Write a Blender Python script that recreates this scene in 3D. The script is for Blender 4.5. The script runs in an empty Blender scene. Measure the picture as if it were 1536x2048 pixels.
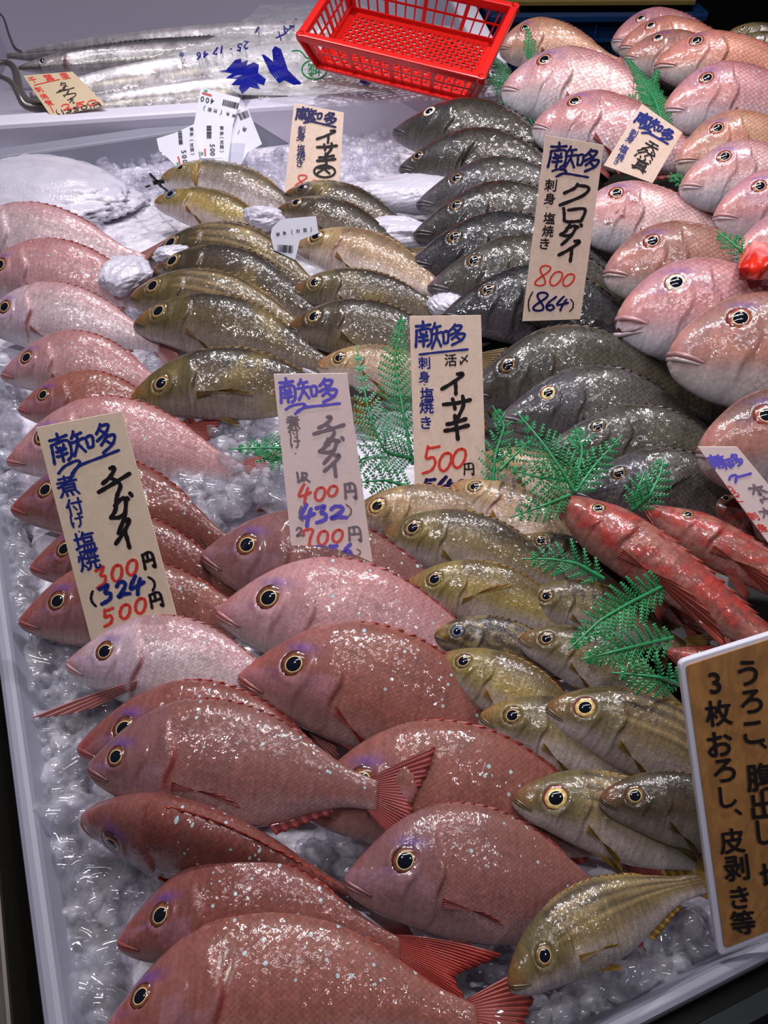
import bpy, math, random
import numpy as np
from mathutils import Vector, Matrix

# ---------------------------------------------------------------- camera
CAM_H, PITCH, F = 0.58, math.radians(48.0), 1480.0
scn = bpy.context.scene
col = scn.collection
cam_d = bpy.data.cameras.new('camera')
cam_d.sensor_fit = 'VERTICAL'; cam_d.sensor_height = 36.0; cam_d.lens = F / 2048 * 36.0
cam_d.clip_start = 0.02; cam_d.clip_end = 50
cam = bpy.data.objects.new('camera', cam_d); col.objects.link(cam)
cam.location = (0, 0, CAM_H); cam.rotation_euler = (math.pi / 2 - PITCH, 0, 0)
scn.camera = cam
# ---------------------------------------------------------------- exposure
scn.view_settings.view_transform = 'Standard'
scn.view_settings.look = 'None'
scn.view_settings.gamma = 1.0
scn.view_settings.use_curve_mapping = False
scn.view_settings.exposure = 0.0
# ---------------------------------------------------------------- world
world = bpy.data.worlds.new('world'); scn.world = world
world.use_nodes = True
world.node_tree.nodes['Background'].inputs[0].default_value = (0.74, 0.73, 1.0, 1)
world.node_tree.nodes['Background'].inputs[1].default_value = 0.045
# ---------------------------------------------------------------- lamps over the stall and an added front fill
def lamp(name, kind, loc, target, power, size=0.1, color=(1, 1, 1), angle=70, blend=0.5):
    l = bpy.data.lights.new(name, kind); l.energy = power; l.color = color
    if kind == 'AREA': l.size = size
    else: l.shadow_soft_size = size
    if kind == 'SPOT': l.spot_size = math.radians(angle); l.spot_blend = blend
    o = bpy.data.objects.new(name, l); col.objects.link(o); o.location = loc
    o.rotation_euler = (Vector(target) - Vector(loc)).to_track_quat('-Z', 'Y').to_euler()
    return o
WHITE = (1.0, 0.955, 0.985)
lamp('spot_lamp_a', 'SPOT', (-0.55, 1.75, 1.75), (-0.25, 0.75, 0), 68, 0.03, WHITE, 80, 0.8)
lamp('spot_lamp_b', 'SPOT', (0.75, 1.70, 1.75), (0.35, 0.85, 0), 68, 0.03, WHITE, 80, 0.8)
lamp('spot_lamp_c', 'SPOT', (0.10, 1.15, 1.85), (0.05, 0.6, 0), 16, 0.03, WHITE, 80, 0.8)
lamp('spot_lamp_d', 'SPOT', (-0.65, 0.0, 1.75), (0.1, 0.95, 0), 34, 0.03, WHITE, 58, 0.9)
lamp('board_fill_spot', 'SPOT', (0.75, -0.35, 1.8), (0.42, 0.5, 0), 17, 0.03, WHITE, 50, 0.9)  # added fill from the front right, brightens the notice board and lower right
def tube_lamp(name, loc, target, power, length, width, color):
    o = lamp(name, 'AREA', loc, target, power, length, color); o.data.shape = 'RECTANGLE'; o.data.size_y = width
    return o
tube_lamp('tube_lamp_rear', (0.05, 1.30, 1.90), (0.05, 0.75, 0), 15, 1.7, 0.05, WHITE)
tube_lamp('tube_lamp_front', (0.0, 0.35, 2.2), (0.0, 0.75, 0), 7, 1.5, 0.06, (0.97, 0.95, 1.0))
# ---------------------------------------------------------------- helpers
SP, CP = math.sin(PITCH), math.cos(PITCH)
CAMP = np.array([0, 0, CAM_H])
def ray(px, py):
    xn, yn = (px - 768.0) / F, (py - 1024.0) / F
    return np.array([xn, CP - yn * SP, -SP - yn * CP])
def at(px, py, z):                      # point of the plane at height z seen at a pixel
    d = ray(px, py); return CAMP + d * ((z - CAM_H) / d[2])
def on_plane(px, py, p0, n):
    d = ray(px, py); return CAMP + d * (np.dot(p0 - CAMP, n) / np.dot(d, n))
def atd(px, py, t):                     # point at optical depth t
    return CAMP + ray(px, py) * t
def lin(r, g, b):
    f = lambda c: (c / 255 / 12.92) if c / 255 <= 0.04045 else ((c / 255 + 0.055) / 1.055) ** 2.4
    return np.array([f(r), f(g), f(b)])
def unit(v): v = np.asarray(v, float); return v / (np.linalg.norm(v) + 1e-12)
def sstep(a, b, x):
    t = np.clip((x - a) / (b - a), 0, 1); return t * t * (3 - 2 * t)
def pchip(xs, ys, x):
    xs = np.asarray(xs, float); ys = np.asarray(ys, float)
    h = np.diff(xs); d = np.diff(ys) / h
    m = np.zeros_like(ys); m[0], m[-1] = d[0], d[-1]
    for i in range(1, len(xs) - 1):
        if d[i - 1] * d[i] > 0:
            w1, w2 = 2 * h[i] + h[i - 1], h[i] + 2 * h[i - 1]
            m[i] = (w1 + w2) / (w1 / d[i - 1] + w2 / d[i])
    i = np.clip(np.searchsorted(xs, x) - 1, 0, len(h) - 1)
    t = (x - xs[i]) / h[i]
    return ((1 + 2 * t) * (1 - t) ** 2 * ys[i] + t * (1 - t) ** 2 * h[i] * m[i]
            + t * t * (3 - 2 * t) * ys[i + 1] + t * t * (t - 1) * h[i] * m[i + 1])

def mesh_obj(name, V, faces, mat, parent=None, cols=None, msk=None, uv=None, smooth=True, loc=None, mats=None, fmat=None):
    """link one mesh object; V (n,3); faces (m,4) array or list; cols/msk per-vertex; uv per-vertex"""
    me = bpy.data.meshes.new(name)
    V = np.asarray(V, np.float32)
    if isinstance(faces, np.ndarray):
        n, k = faces.shape
        me.vertices.add(len(V)); me.vertices.foreach_set('co', V.ravel())
        me.loops.add(n * k); me.loops.foreach_set('vertex_index', faces.astype(np.int32).ravel())
        me.polygons.add(n)
        me.polygons.foreach_set('loop_start', np.arange(0, n * k, k, dtype=np.int32))
        me.update(calc_edges=True); me.validate()
    else:
        me.from_pydata(V.tolist(), [], faces); me.update()
    me.polygons.foreach_set('use_smooth', np.full(len(me.polygons), smooth))
    if cols is not None:
        a = me.attributes.new('col', 'FLOAT_COLOR', 'POINT')
        c = np.ones((len(V), 4), np.float32); c[:, :3] = cols; a.data.foreach_set('color', c.ravel())
    if msk is not None:
        a = me.attributes.new('msk', 'FLOAT_COLOR', 'POINT')
        c = np.ones((len(V), 4), np.float32); c[:, :msk.shape[1]] = msk; a.data.foreach_set('color', c.ravel())
    if uv is not None:
        l = me.uv_layers.new(name='uv')
        li = np.zeros(len(me.loops), np.int32); me.loops.foreach_get('vertex_index', li)
        l.data.foreach_set('uv', np.asarray(uv, np.float32)[li].ravel())
    if mats:
        for m in mats: me.materials.append(m)
        me.polygons.foreach_set('material_index', np.asarray(fmat, np.int32))
    elif mat: me.materials.append(mat)
    o = bpy.data.objects.new(name, me); col.objects.link(o)
    if parent is not None: o.parent = parent
    if loc is not None: o.location = loc
    return o
def tag(o, label=None, cat=None, group=None, kind=None):
    if label: o['label'] = label
    if cat: o['category'] = cat
    if group: o['group'] = group
    if kind: o['kind'] = kind
    return o
def empty(name, M=None, loc=None):
    o = bpy.data.objects.new(name, None); col.objects.link(o); o.empty_display_size = 0.02
    if M is not None: o.matrix_world = M
    if loc is not None: o.location = loc
    return o
class MB:
    """collects simple shapes into one mesh"""
    def __init__(s): s.v = []; s.f = []
    def add(s, V, Fs):
        b = len(s.v); s.v += [tuple(map(float, p)) for p in V]; s.f += [tuple(i + b for i in f) for f in Fs]
    def hexa(s, P):                      # eight corners: bottom loop then top loop
        s.add(P, [(3, 2, 1, 0), (4, 5, 6, 7), (0, 1, 5, 4), (1, 2, 6, 5), (2, 3, 7, 6), (3, 0, 4, 7)])
    def bar(s, a, b, w, h, up=(0, 0, 1)):
        a, b = np.asarray(a, float), np.asarray(b, float); d = unit(b - a)
        sx = np.cross(d, up)
        if np.linalg.norm(sx) < 1e-6: sx = np.cross(d, (1, 0, 0))
        sx = unit(sx); sy = np.cross(sx, d); sx, sy = sx * w / 2, sy * h / 2
        s.hexa([a - sx - sy, a + sx - sy, b + sx - sy, b - sx - sy, a - sx + sy, a + sx + sy, b + sx + sy, b - sx + sy])
    def tube(s, pts, r, n=8):
        pts = [np.asarray(p, float) for p in pts]; m = len(pts)
        rr = r if hasattr(r, '__len__') else [r] * m
        V = []; nrm = None
        for i in range(m):
            d = unit(pts[min(i + 1, m - 1)] - pts[max(i - 1, 0)])
            if nrm is None:
                nrm = np.cross(d, (0, 0, 1.0))
                if np.linalg.norm(nrm) < 1e-3: nrm = np.cross(d, (1.0, 0, 0))
            nrm = unit(nrm - d * np.dot(nrm, d)); bn = np.cross(d, nrm)
            for k in range(n):
                a = 2 * math.pi * k / n
                V.append(pts[i] + rr[i] * (math.cos(a) * nrm + math.sin(a) * bn))
        Fs = [(i * n + k, i * n + (k + 1) % n, (i + 1) * n + (k + 1) % n, (i + 1) * n + k) for i in range(m - 1) for k in range(n)]
        Fs += [tuple(range(n))[::-1], tuple((m - 1) * n + k for k in range(n))]
        s.add(V, Fs)
    def build(s, name, mat, parent=None, smooth=False, bevel=0, loc=None):
        o = mesh_obj(name, np.array(s.v), s.f, mat, parent, smooth=smooth, loc=loc)
        if bevel:
            m = o.modifiers.new('bevel', 'BEVEL'); m.width = bevel; m.segments = 2; m.limit_method = 'ANGLE'
        return o
def sheet(G, Nrm, t):
    """closed thin solid from a grid G (a,b,3); returns V, F, and source index"""
    a, b, _ = G.shape
    V = np.concatenate([(G + Nrm * t / 2).reshape(-1, 3), (G - Nrm * t / 2).reshape(-1, 3)])
    i = np.arange(a * b).reshape(a, b)
    q = np.stack([i[:-1, :-1], i[:-1, 1:], i[1:, 1:], i[1:, :-1]], -1).reshape(-1, 4)
    ring = np.concatenate([i[0, :], i[1:, -1], i[-1, -2::-1], i[-2:0:-1, 0]])
    nx = np.roll(ring, -1); n = a * b
    side = np.stack([ring, ring + n, nx + n, nx], -1)
    return V, np.concatenate([q[:, ::-1], q + n, side[:, ::-1]]), np.concatenate([np.arange(n), np.arange(n)])

# ---------------------------------------------------------------- materials
def new_mat(name):
    m = bpy.data.materials.new(name); m.use_nodes = True
    nt = m.node_tree; return m, nt, nt.nodes['Principled BSDF']
class NT:
    def __init__(s, nt): s.nt = nt
    def n(s, t, **kw):
        x = s.nt.nodes.new(t)
        for k, v in kw.items(): setattr(x, k, v)
        return x
    def put(s, sock, v):
        if hasattr(v, 'is_linked') or isinstance(v, bpy.types.NodeSocket): s.nt.links.new(v, sock)
        else: sock.default_value = v
    def m(s, op, a, b=None, c=None, clamp=False):
        x = s.n('ShaderNodeMath', operation=op, use_clamp=clamp)
        for i, v in enumerate((a, b, c)):
            if v is not None: s.put(x.inputs[i], v)
        return x.outputs[0]
    def mix(s, fac, a, b, mode='MIX'):
        x = s.n('ShaderNodeMix', data_type='RGBA', blend_type=mode)
        s.put(x.inputs[0], fac)
        for i, v in ((6, a), (7, b)):
            if isinstance(v, (tuple, list, np.ndarray)): v = (*[float(q) for q in v][:3], 1)
            s.put(x.inputs[i], v)
        return x.outputs[2]
    def noise(s, vec, scale, detail=3, rough=0.5, dist=0.0):
        x = s.n('ShaderNodeTexNoise'); s.put(x.inputs['Vector'], vec)
        x.inputs['Scale'].default_value = scale; x.inputs['Detail'].default_value = detail
        x.inputs['Roughness'].default_value = rough; x.inputs['Distortion'].default_value = dist
        return x.outputs[0]
    def ramp(s, v, lo, hi, a=0.0, b=1.0):
        x = s.n('ShaderNodeMapRange', interpolation_type='SMOOTHSTEP'); s.put(x.inputs[0], v)
        for i, q in ((1, lo), (2, hi), (3, a), (4, b)): x.inputs[i].default_value = q
        return x.outputs[0]
    def bump(s, h, strength, dist, normal=None):
        x = s.n('ShaderNodeBump'); s.put(x.inputs['Height'], h)
        s.put(x.inputs['Strength'], strength); x.inputs['Distance'].default_value = dist
        if normal is not None: s.put(x.inputs['Normal'], normal)
        return x.outputs[0]
    def vmul(s, v, k):
        x = s.n('ShaderNodeVectorMath', operation='MULTIPLY'); s.put(x.inputs[0], v); x.inputs[1].default_value = k
        return x.outputs[0]
def simple(name, c, rough=0.5, metal=0.0, coat=0.0, spec=0.5, noise=0.0, nscale=40, bump=0.0):
    m, nt, p = new_mat(name); N = NT(nt)
    p.inputs['Roughness'].default_value = rough; p.inputs['Metallic'].default_value = metal
    p.inputs['Coat Weight'].default_value = coat; p.inputs['Coat Roughness'].default_value = 0.08
    p.inputs['Specular IOR Level'].default_value = spec
    c = np.asarray(c, float)
    tc = N.n('ShaderNodeTexCoord').outputs['Object']
    nz = N.noise(tc, nscale, 4)
    N.put(p.inputs['Base Color'], N.mix(nz, tuple(c * (1 - noise)), tuple(np.minimum(c * (1 + noise), 1))))
    if bump: N.put(p.inputs['Normal'], N.bump(nz, 0.5, bump))
    return m
def fish_mat(name, scales, bumpk=0.5, rough=0.3, spot=(0.40, 0.62, 0.64), spot_n=34, edge=0.7, speck=0.25, glint=0.22, etint=(.28, .25, .25), streak=.2):
    m, nt, p = new_mat(name); N = NT(nt)
    c = N.n('ShaderNodeAttribute', attribute_name='col').outputs['Color']
    k = N.n('ShaderNodeSeparateColor'); N.put(k.inputs[0], N.n('ShaderNodeAttribute', attribute_name='msk').outputs['Color'])
    ms, mp, mm = k.outputs[0], k.outputs[1], k.outputs[2]
    uv = N.n('ShaderNodeUVMap', uv_map='uv').outputs[0]
    wob = N.n('ShaderNodeTexNoise'); N.put(wob.inputs['Vector'], uv); wob.inputs['Scale'].default_value = 9
    u2 = N.n('ShaderNodeVectorMath', operation='MULTIPLY_ADD')
    N.put(u2.inputs[0], wob.outputs['Color']); u2.inputs[1].default_value = (0.012, 0.012, 0); N.put(u2.inputs[2], uv)
    s = N.n('ShaderNodeSeparateXYZ'); N.put(s.inputs[0], u2.outputs[0])
    Y = N.m('MULTIPLY', s.outputs[1], scales * 1.0); X = N.m('MULTIPLY', s.outputs[0], scales * 0.8)
    uu, vv = N.m('ADD', X, Y), N.m('SUBTRACT', X, Y)
    cell, row = N.m('FLOOR', uu), N.m('FLOOR', vv)
    fu, fv = N.m('SUBTRACT', uu, cell), N.m('SUBTRACT', vv, row)
    saw = N.m('MULTIPLY', N.m('ADD', fu, fv), 0.5); edg = N.m('MAXIMUM', fu, fv)
    rnd = N.n('ShaderNodeTexWhiteNoise', noise_dimensions='2D')
    cv = N.n('ShaderNodeCombineXYZ'); N.put(cv.inputs[0], cell); N.put(cv.inputs[1], row); N.put(rnd.inputs['Vector'], cv.outputs[0])
    rv = rnd.outputs['Value']
    dark = N.m('MULTIPLY', N.ramp(edg, 0.55, 1.0), ms)
    n1 = N.noise(uv, 7, 5, 0.6); n2 = N.noise(uv, 60, 3, 0.6)
    c1 = N.mix(1.0, c, N.mix(n1, (0.72, 0.72, 0.72), (1.28, 1.28, 1.28)), 'MULTIPLY')
    c1 = N.mix(1.0, c1, N.mix(n2, (1 - speck,) * 3, (1 + speck,) * 3), 'MULTIPLY')
    c1 = N.mix(N.m('MULTIPLY', dark, 1 - edge), c1, N.mix(1.0, c1, etint, 'MULTIPLY'))
    n5 = N.noise(N.vmul(uv, (70, 9, 1)), 1.0, 4, .6)
    c1 = N.mix(1.0, c1, N.mix(N.ramp(n5, .3, .7), (1 - streak,) * 3, (1 + streak,) * 3), 'MULTIPLY')
    c1 = N.mix(N.m('MULTIPLY', N.m('MULTIPLY', rv, ms), 0.35), c1, N.mix(1.0, c1, (1.5, 1.5, 1.5), 'MULTIPLY'))
    n3 = N.noise(uv, 16, 4, 0.7)
    c1 = N.mix(N.ramp(n3, 0.5, 0.75, 0, 0.35), c1, N.mix(0.5, c1, (0.16, 0.12, 0.10)))
    vo = N.n('ShaderNodeTexVoronoi', feature='F1'); N.put(vo.inputs['Vector'], uv)
    vo.inputs['Scale'].default_value = spot_n; vo.inputs['Randomness'].default_value = 1.0
    sc = N.n('ShaderNodeSeparateColor'); N.put(sc.inputs[0], vo.outputs['Color'])
    sr = N.m('ADD', 0.10, N.m('MULTIPLY', sc.outputs[1], 0.12))
    on = N.m('LESS_THAN', vo.outputs['Distance'], sr)
    on = N.m('MULTIPLY', on, N.m('LESS_THAN', sc.outputs[0], mp))
    c1 = N.mix(N.m('MULTIPLY', on, 0.8), c1, spot)
    N.put(p.inputs['Base Color'], c1)
    N.put(p.inputs['Metallic'], N.m('MULTIPLY', mm, N.ramp(rv, 0.0, 1.0, 0.6, 1.0)))
    N.put(p.inputs['Roughness'], N.m('ADD', rough + .06, N.m('MULTIPLY', n2, 0.2)))
    p.inputs['Specular IOR Level'].default_value = 0.3
    p.inputs['Coat Weight'].default_value = 1.0; p.inputs['Coat Roughness'].default_value = 0.045
    h = N.m('MULTIPLY', N.m('ADD', saw, N.m('MULTIPLY', rv, 0.5)), ms)
    b1 = N.bump(n1, 0.08, 0.002)
    b2 = N.bump(n2, 0.35, 0.0007, b1)
    b3 = N.bump(h, bumpk, 0.0011, b2)
    n4 = N.n('ShaderNodeTexNoise'); N.put(n4.inputs['Vector'], uv); n4.inputs['Scale'].default_value = 95; n4.inputs['Detail'].default_value = 1.5
    jit = N.n('ShaderNodeVectorMath', operation='ADD'); N.put(jit.inputs[0], rnd.outputs['Color']); jit.inputs[1].default_value = (-.5, -.5, -.5)
    js = N.n('ShaderNodeVectorMath', operation='SCALE'); N.put(js.inputs[0], jit.outputs[0]); N.put(js.inputs['Scale'], N.m('MULTIPLY', ms, glint * .85))
    j2 = N.n('ShaderNodeVectorMath', operation='ADD'); N.put(j2.inputs[0], n4.outputs['Color']); j2.inputs[1].default_value = (-.5, -.5, -.5)
    j2s = N.n('ShaderNodeVectorMath', operation='SCALE'); N.put(j2s.inputs[0], j2.outputs[0]); j2s.inputs['Scale'].default_value = glint * 1.15
    def jittered(nrm, k=1.0):
        jx = N.n('ShaderNodeVectorMath', operation='SCALE'); N.put(jx.inputs[0], js.outputs[0]); jx.inputs['Scale'].default_value = k
        a = N.n('ShaderNodeVectorMath', operation='ADD'); N.put(a.inputs[0], nrm); N.put(a.inputs[1], jx.outputs[0])
        b_ = N.n('ShaderNodeVectorMath', operation='ADD'); N.put(b_.inputs[0], a.outputs[0]); N.put(b_.inputs[1], j2s.outputs[0])
        c_ = N.n('ShaderNodeVectorMath', operation='NORMALIZE'); N.put(c_.inputs[0], b_.outputs[0]); return c_.outputs[0]
    N.put(p.inputs['Normal'], jittered(b3, .25))
    N.put(p.inputs['Coat Normal'], jittered(N.bump(h, bumpk * 0.6, 0.001, b2)))
    return m
def fin_mat(name):
    m, nt, p = new_mat(name); N = NT(nt)
    c = N.n('ShaderNodeAttribute', attribute_name='col').outputs['Color']
    uv = N.n('ShaderNodeUVMap', uv_map='uv').outputs[0]
    s = N.n('ShaderNodeSeparateXYZ'); N.put(s.inputs[0], uv)
    w = N.m('SINE', N.m('MULTIPLY', s.outputs[0], 2 * math.pi))
    r = N.ramp(w, -0.4, 0.9)
    c1 = N.mix(r, N.mix(1.0, c, (0.62, 0.55, 0.55), 'MULTIPLY'), N.mix(1.0, c, (1.25, 1.22, 1.2), 'MULTIPLY'))
    N.put(p.inputs['Base Color'], c1)
    p.inputs['Roughness'].default_value = 0.32; p.inputs['Coat Weight'].default_value = 0.4
    N.put(p.inputs['Normal'], N.bump(r, 0.6, 0.0006))
    tr = N.n('ShaderNodeBsdfTranslucent'); N.put(tr.inputs[0], c1)
    mx = N.n('ShaderNodeMixShader'); mx.inputs[0].default_value = 0.25
    nt.links.new(p.outputs[0], mx.inputs[1]); nt.links.new(tr.outputs[0], mx.inputs[2])
    nt.links.new(mx.outputs[0], nt.nodes['Material Output'].inputs[0])
    return m
def attr_mat(name, rough, coat, spec=0.5):
    m, nt, p = new_mat(name); N = NT(nt)
    N.put(p.inputs['Base Color'], N.n('ShaderNodeAttribute', attribute_name='col').outputs['Color'])
    p.inputs['Roughness'].default_value = rough; p.inputs['Coat Weight'].default_value = coat
    p.inputs['Coat Roughness'].default_value = 0.03; p.inputs['Specular IOR Level'].default_value = spec
    return m
M = {}
M['chidai'] = fish_mat('crimson_bream_skin', 64, 0.4, 0.30, edge=0.72, glint=.24, streak=.12)
M['madai'] = fish_mat('red_bream_skin', 40, 0.8, 0.28, edge=0.35, spot_n=30, glint=.26, etint=(.62, .36, .28), streak=.12)
M['kurodai'] = fish_mat('black_bream_skin', 44, 0.9, 0.27, edge=0.45, spot_n=30, glint=.36, streak=.25)
M['isaki'] = fish_mat('grunt_skin', 72, 0.4, 0.30, edge=0.7, spot_n=30, glint=.26)
M['gurnard'] = fish_mat('gurnard_skin', 110, 0.25, 0.26, edge=0.85, spot_n=30, speck=0.45, glint=.26)
M['cutlass'] = fish_mat('cutlassfish_skin', 20, 0.05, 0.22, edge=0.95, spot_n=30, speck=0.15, glint=.12)
M['fin'] = fin_mat('fin_membrane')
M['eye'] = attr_mat('eye_iris', 0.18, 1.0)
M['lip'] = attr_mat('lip_skin', 0.28, 0.5)
M['pupil'] = simple('eye_pupil', (0.004, 0.005, 0.012), 0.06, coat=1.0, spec=0.6)
# ---------------------------------------------------------------- writing: printed glyphs and brush strokes
PRINT = '刺身塩焼き煮付け・活〆タチウオ千葉産天然真枚ホボー3おろし、皮剥等うこ腹出切分鮮魚（対面）0123456789-FAXTEL城南知多㈱さく用'
GLY = {}
def bake_glyphs():
    tmp = []
    for off in (0.0, 0.006):
        for ch in sorted(set(PRINT)):
            cu = bpy.data.curves.new('glyph', 'FONT'); cu.body = ch; cu.size = 1.0; cu.resolution_u = 3; cu.offset = off
            cu.align_x = 'LEFT'; cu.align_y = 'BOTTOM'
            o = bpy.data.objects.new('glyph', cu); col.objects.link(o); tmp.append((ch, off, o))
    bpy.context.view_layer.update()
    dg = bpy.context.evaluated_depsgraph_get()
    for ch, off, o in tmp:
        e = o.evaluated_get(dg); me = e.to_mesh()
        V = np.array([v.co[:2] for v in me.vertices]) if len(me.vertices) else np.zeros((0, 2))
        Fs = [tuple(p.vertices) for p in me.polygons]
        if len(V):
            lo, hi = V.min(0), V.max(0); c = (lo + hi) / 2
            GLY[ch, off > 0] = ((V - c), Fs, hi - lo)
        e.to_mesh_clear()
    for ch, off, o in tmp:
        cu = o.data; bpy.data.objects.remove(o); bpy.data.curves.remove(cu)
bake_glyphs()
EL = [(.5 + .5 * math.sin(a), .5 - .5 * math.cos(a)) for a in np.linspace(-.2, 6.2, 15)]
E8 = [(.5 + .36 * math.sin(2 * a), .5 - .5 * math.cos(a)) for a in np.linspace(.35, 2 * math.pi + .2, 22)]
ST = {
 '南': [[(.5, 0), (.5, .24)], [(.1, .18), (.92, .12)], [(.12, .36), (.06, 1)], [(.12, .36), (.9, .3), (.94, .8), (.72, .98)], [(.34, .45), (.42, .56)], [(.68, .42), (.6, .55)], [(.28, .62), (.74, .57)], [(.26, .78), (.76, .73)], [(.5, .5), (.5, .98)]],
 '知': [[(.22, 0), (.05, .27)], [(.17, .16), (.55, .12)], [(0, .44), (.6, .36)], [(.32, .16), (.3, .5), (.0, 1)], [(.3, .55), (.55, .92)], [(.68, .38), (.72, .8)], [(.68, .38), (1, .34), (.95, .76), (.72, .8)]],
 '多': [[(.42, 0), (.1, .3)], [(.38, .08), (.8, .06), (.62, .3), (.05, .55)], [(.34, .2), (.55, .34)], [(.62, .4), (.2, .72)], [(.56, .48), (.98, .46), (.8, .75), (.2, 1)], [(.5, .6), (.7, .74)]],
 '~': [[(0, .62), (.12, .3), (.3, .14), (.37, .24), (.3, .55), (.16, 1)], [(.2, .8), (.36, .45), (.7, .26), (1, .1)]],
 '_': [[(0, .9), (.35, .6), (1, .15)]],
 'チ': [[(.5, .02), (.62, .03), (.45, .25), (.18, .4)], [(0, .62), (.45, .48), (1, .3)], [(.45, .3), (.66, .55), (.5, .82), (.42, 1)]],
 'ダ': [[(.45, 0), (.3, .3), (0, .52)], [(.3, .2), (.62, .06), (.82, .1), (.6, .55), (.15, 1)], [(.02, .5), (.3, .56), (.62, .5)], [(.9, .06), (.93, .1)], [(1.08, -.05), (1.12, .02)]],
 'イ': [[(.72, .02), (.98, .02), (.55, .4), (0, .75)], [(.6, .36), (.62, 1)]],
 'サ': [[(0, .36), (.5, .3), (1, .16)], [(.34, .12), (.42, .56)], [(.72, 0), (.74, .4), (.5, 1)]],
 'キ': [[(.1, .36), (.9, .14)], [(0, .64), (1, .42)], [(.44, 0), (.5, .5), (.54, 1)]],
 'ク': [[(.55, 0), (.45, .2), (.1, .45)], [(.55, .06), (.98, .12), (.8, .5), (0, 1)]],
 'ロ': [[(.02, .1), (.12, .92)], [(.25, .2), (.98, .05), (.88, .85)], [(.2, .98), (.82, .88)]],
 '大': [[(.1, .35), (.9, .3)], [(.5, 0), (.48, .4), (.1, .95)], [(.5, .4), (.9, .9)]],
 'O': [EL],
 '天': [[(.2, .1), (.85, .14)], [(.05, .4), (.95, .42)], [(.5, .12), (.45, .5), (.02, 1)], [(.5, .45), (.95, .95)]],
 '然': [[(.3, 0), (.0, .5)], [(.28, .12), (.5, .14), (.1, .66)], [(.55, .28), (1, .26)], [(.75, .05), (.72, .3), (.5, .65)], [(.74, .3), (1, .62)], [(.05, .8), (.0, 1)], [(.3, .8), (.34, .95)], [(.6, .8), (.66, .95)], [(.9, .78), (1, .95)]],
 '真': [[(.1, .14), (.9, .12)], [(.5, 0), (.5, .25)], [(.22, .28), (.2, .8)], [(.22, .28), (.8, .28), (.8, .8)], [(.22, .46), (.8, .45)], [(.22, .62), (.8, .62)], [(0, .82), (1, .8)], [(.3, .86), (.1, 1)], [(.7, .86), (.9, 1)]],
 'ホ': [[(.05, .3), (.95, .22)], [(.5, 0), (.52, .98), (.4, .9)], [(.28, .5), (.05, .85)], [(.72, .48), (.98, .8)]],
 'ウ': [[(.5, 0), (.5, .18)], [(.1, .25), (.12, .5)], [(.1, .25), (.9, .2), (.8, .6), (.3, 1)]],
 '0': [[(.72, .04), (.42, .1), (.12, .45), (.1, .82), (.34, 1), (.66, .86), (.92, .5), (.95, .15), (.72, .02)]],
 '1': [[(.62, 0), (.38, 1)]],
 '2': [[(.15, .25), (.42, .02), (.82, .08), (.75, .42), (.05, .98), (.5, .86), (1, .9)]],
 '3': [[(.1, .12), (.85, 0), (.45, .38), (.85, .5), (.7, .82), (0, 1)]],
 '4': [[(.55, 0), (.02, .58), (.5, .56), (1, .42)], [(.82, .2), (.55, .6), (.4, 1)]],
 '5': [[(.35, 0), (.22, .44), (.6, .4), (.74, .6), (.5, .88), (0, 1)], [(.36, .06), (1, .0)]],
 '6': [[(.8, 0), (.25, .45), (.1, .8), (.4, 1), (.75, .8), (.5, .6), (.15, .75)]],
 '7': [[(.05, .3), (.15, .05), (.95, 0), (.6, .5), (.4, 1)]],
 '8': [E8],
 '円': [[(.12, .04), (.06, 1)], [(.12, .06), (.9, .03), (.96, 1), (.8, .9)], [(.5, .06), (.48, .5)], [(.14, .52), (.9, .48)]],
 '(': [[(.7, 0), (.25, .35), (.25, .7), (.6, 1)]],
 ')': [[(.2, 0), (.75, .3), (.75, .7), (.3, 1)]],
 '1p': [[(.1, .1), (.12, 1)], [(.5, .1), (.45, .5), (.3, .9)], [(.5, .15), (.85, .2), (.7, .6), (.5, .85)], [(.55, .5), (1, .95)]],
}
class Sheet:
    """a flat plate standing in the scene; pixels give the outline on its plane"""
    def __init__(s, p0, n): s.p0, s.n = np.asarray(p0, float), unit(n)
    def pt(s, px, py, lift=0.0): return on_plane(px, py, s.p0 + s.n * lift, s.n)
    def plate(s, name, poly, t, mat, parent, lift=0.0, bevel=0):
        A = [s.pt(*p, lift) for p in poly]; B = [a - s.n * t for a in A]; k = len(A)
        # outline given clockwise in the picture
        Fs = [tuple(range(k))[::-1], tuple(range(k, 2 * k))] + [(i, (i + 1) % k, k + (i + 1) % k, k + i) for i in range(k)]
        o = mesh_obj(name, np.array(A + B), Fs, mat, parent, smooth=False)
        if bevel:
            m = o.modifiers.new('bevel', 'BEVEL'); m.width = bevel; m.segments = 2
        return o
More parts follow.
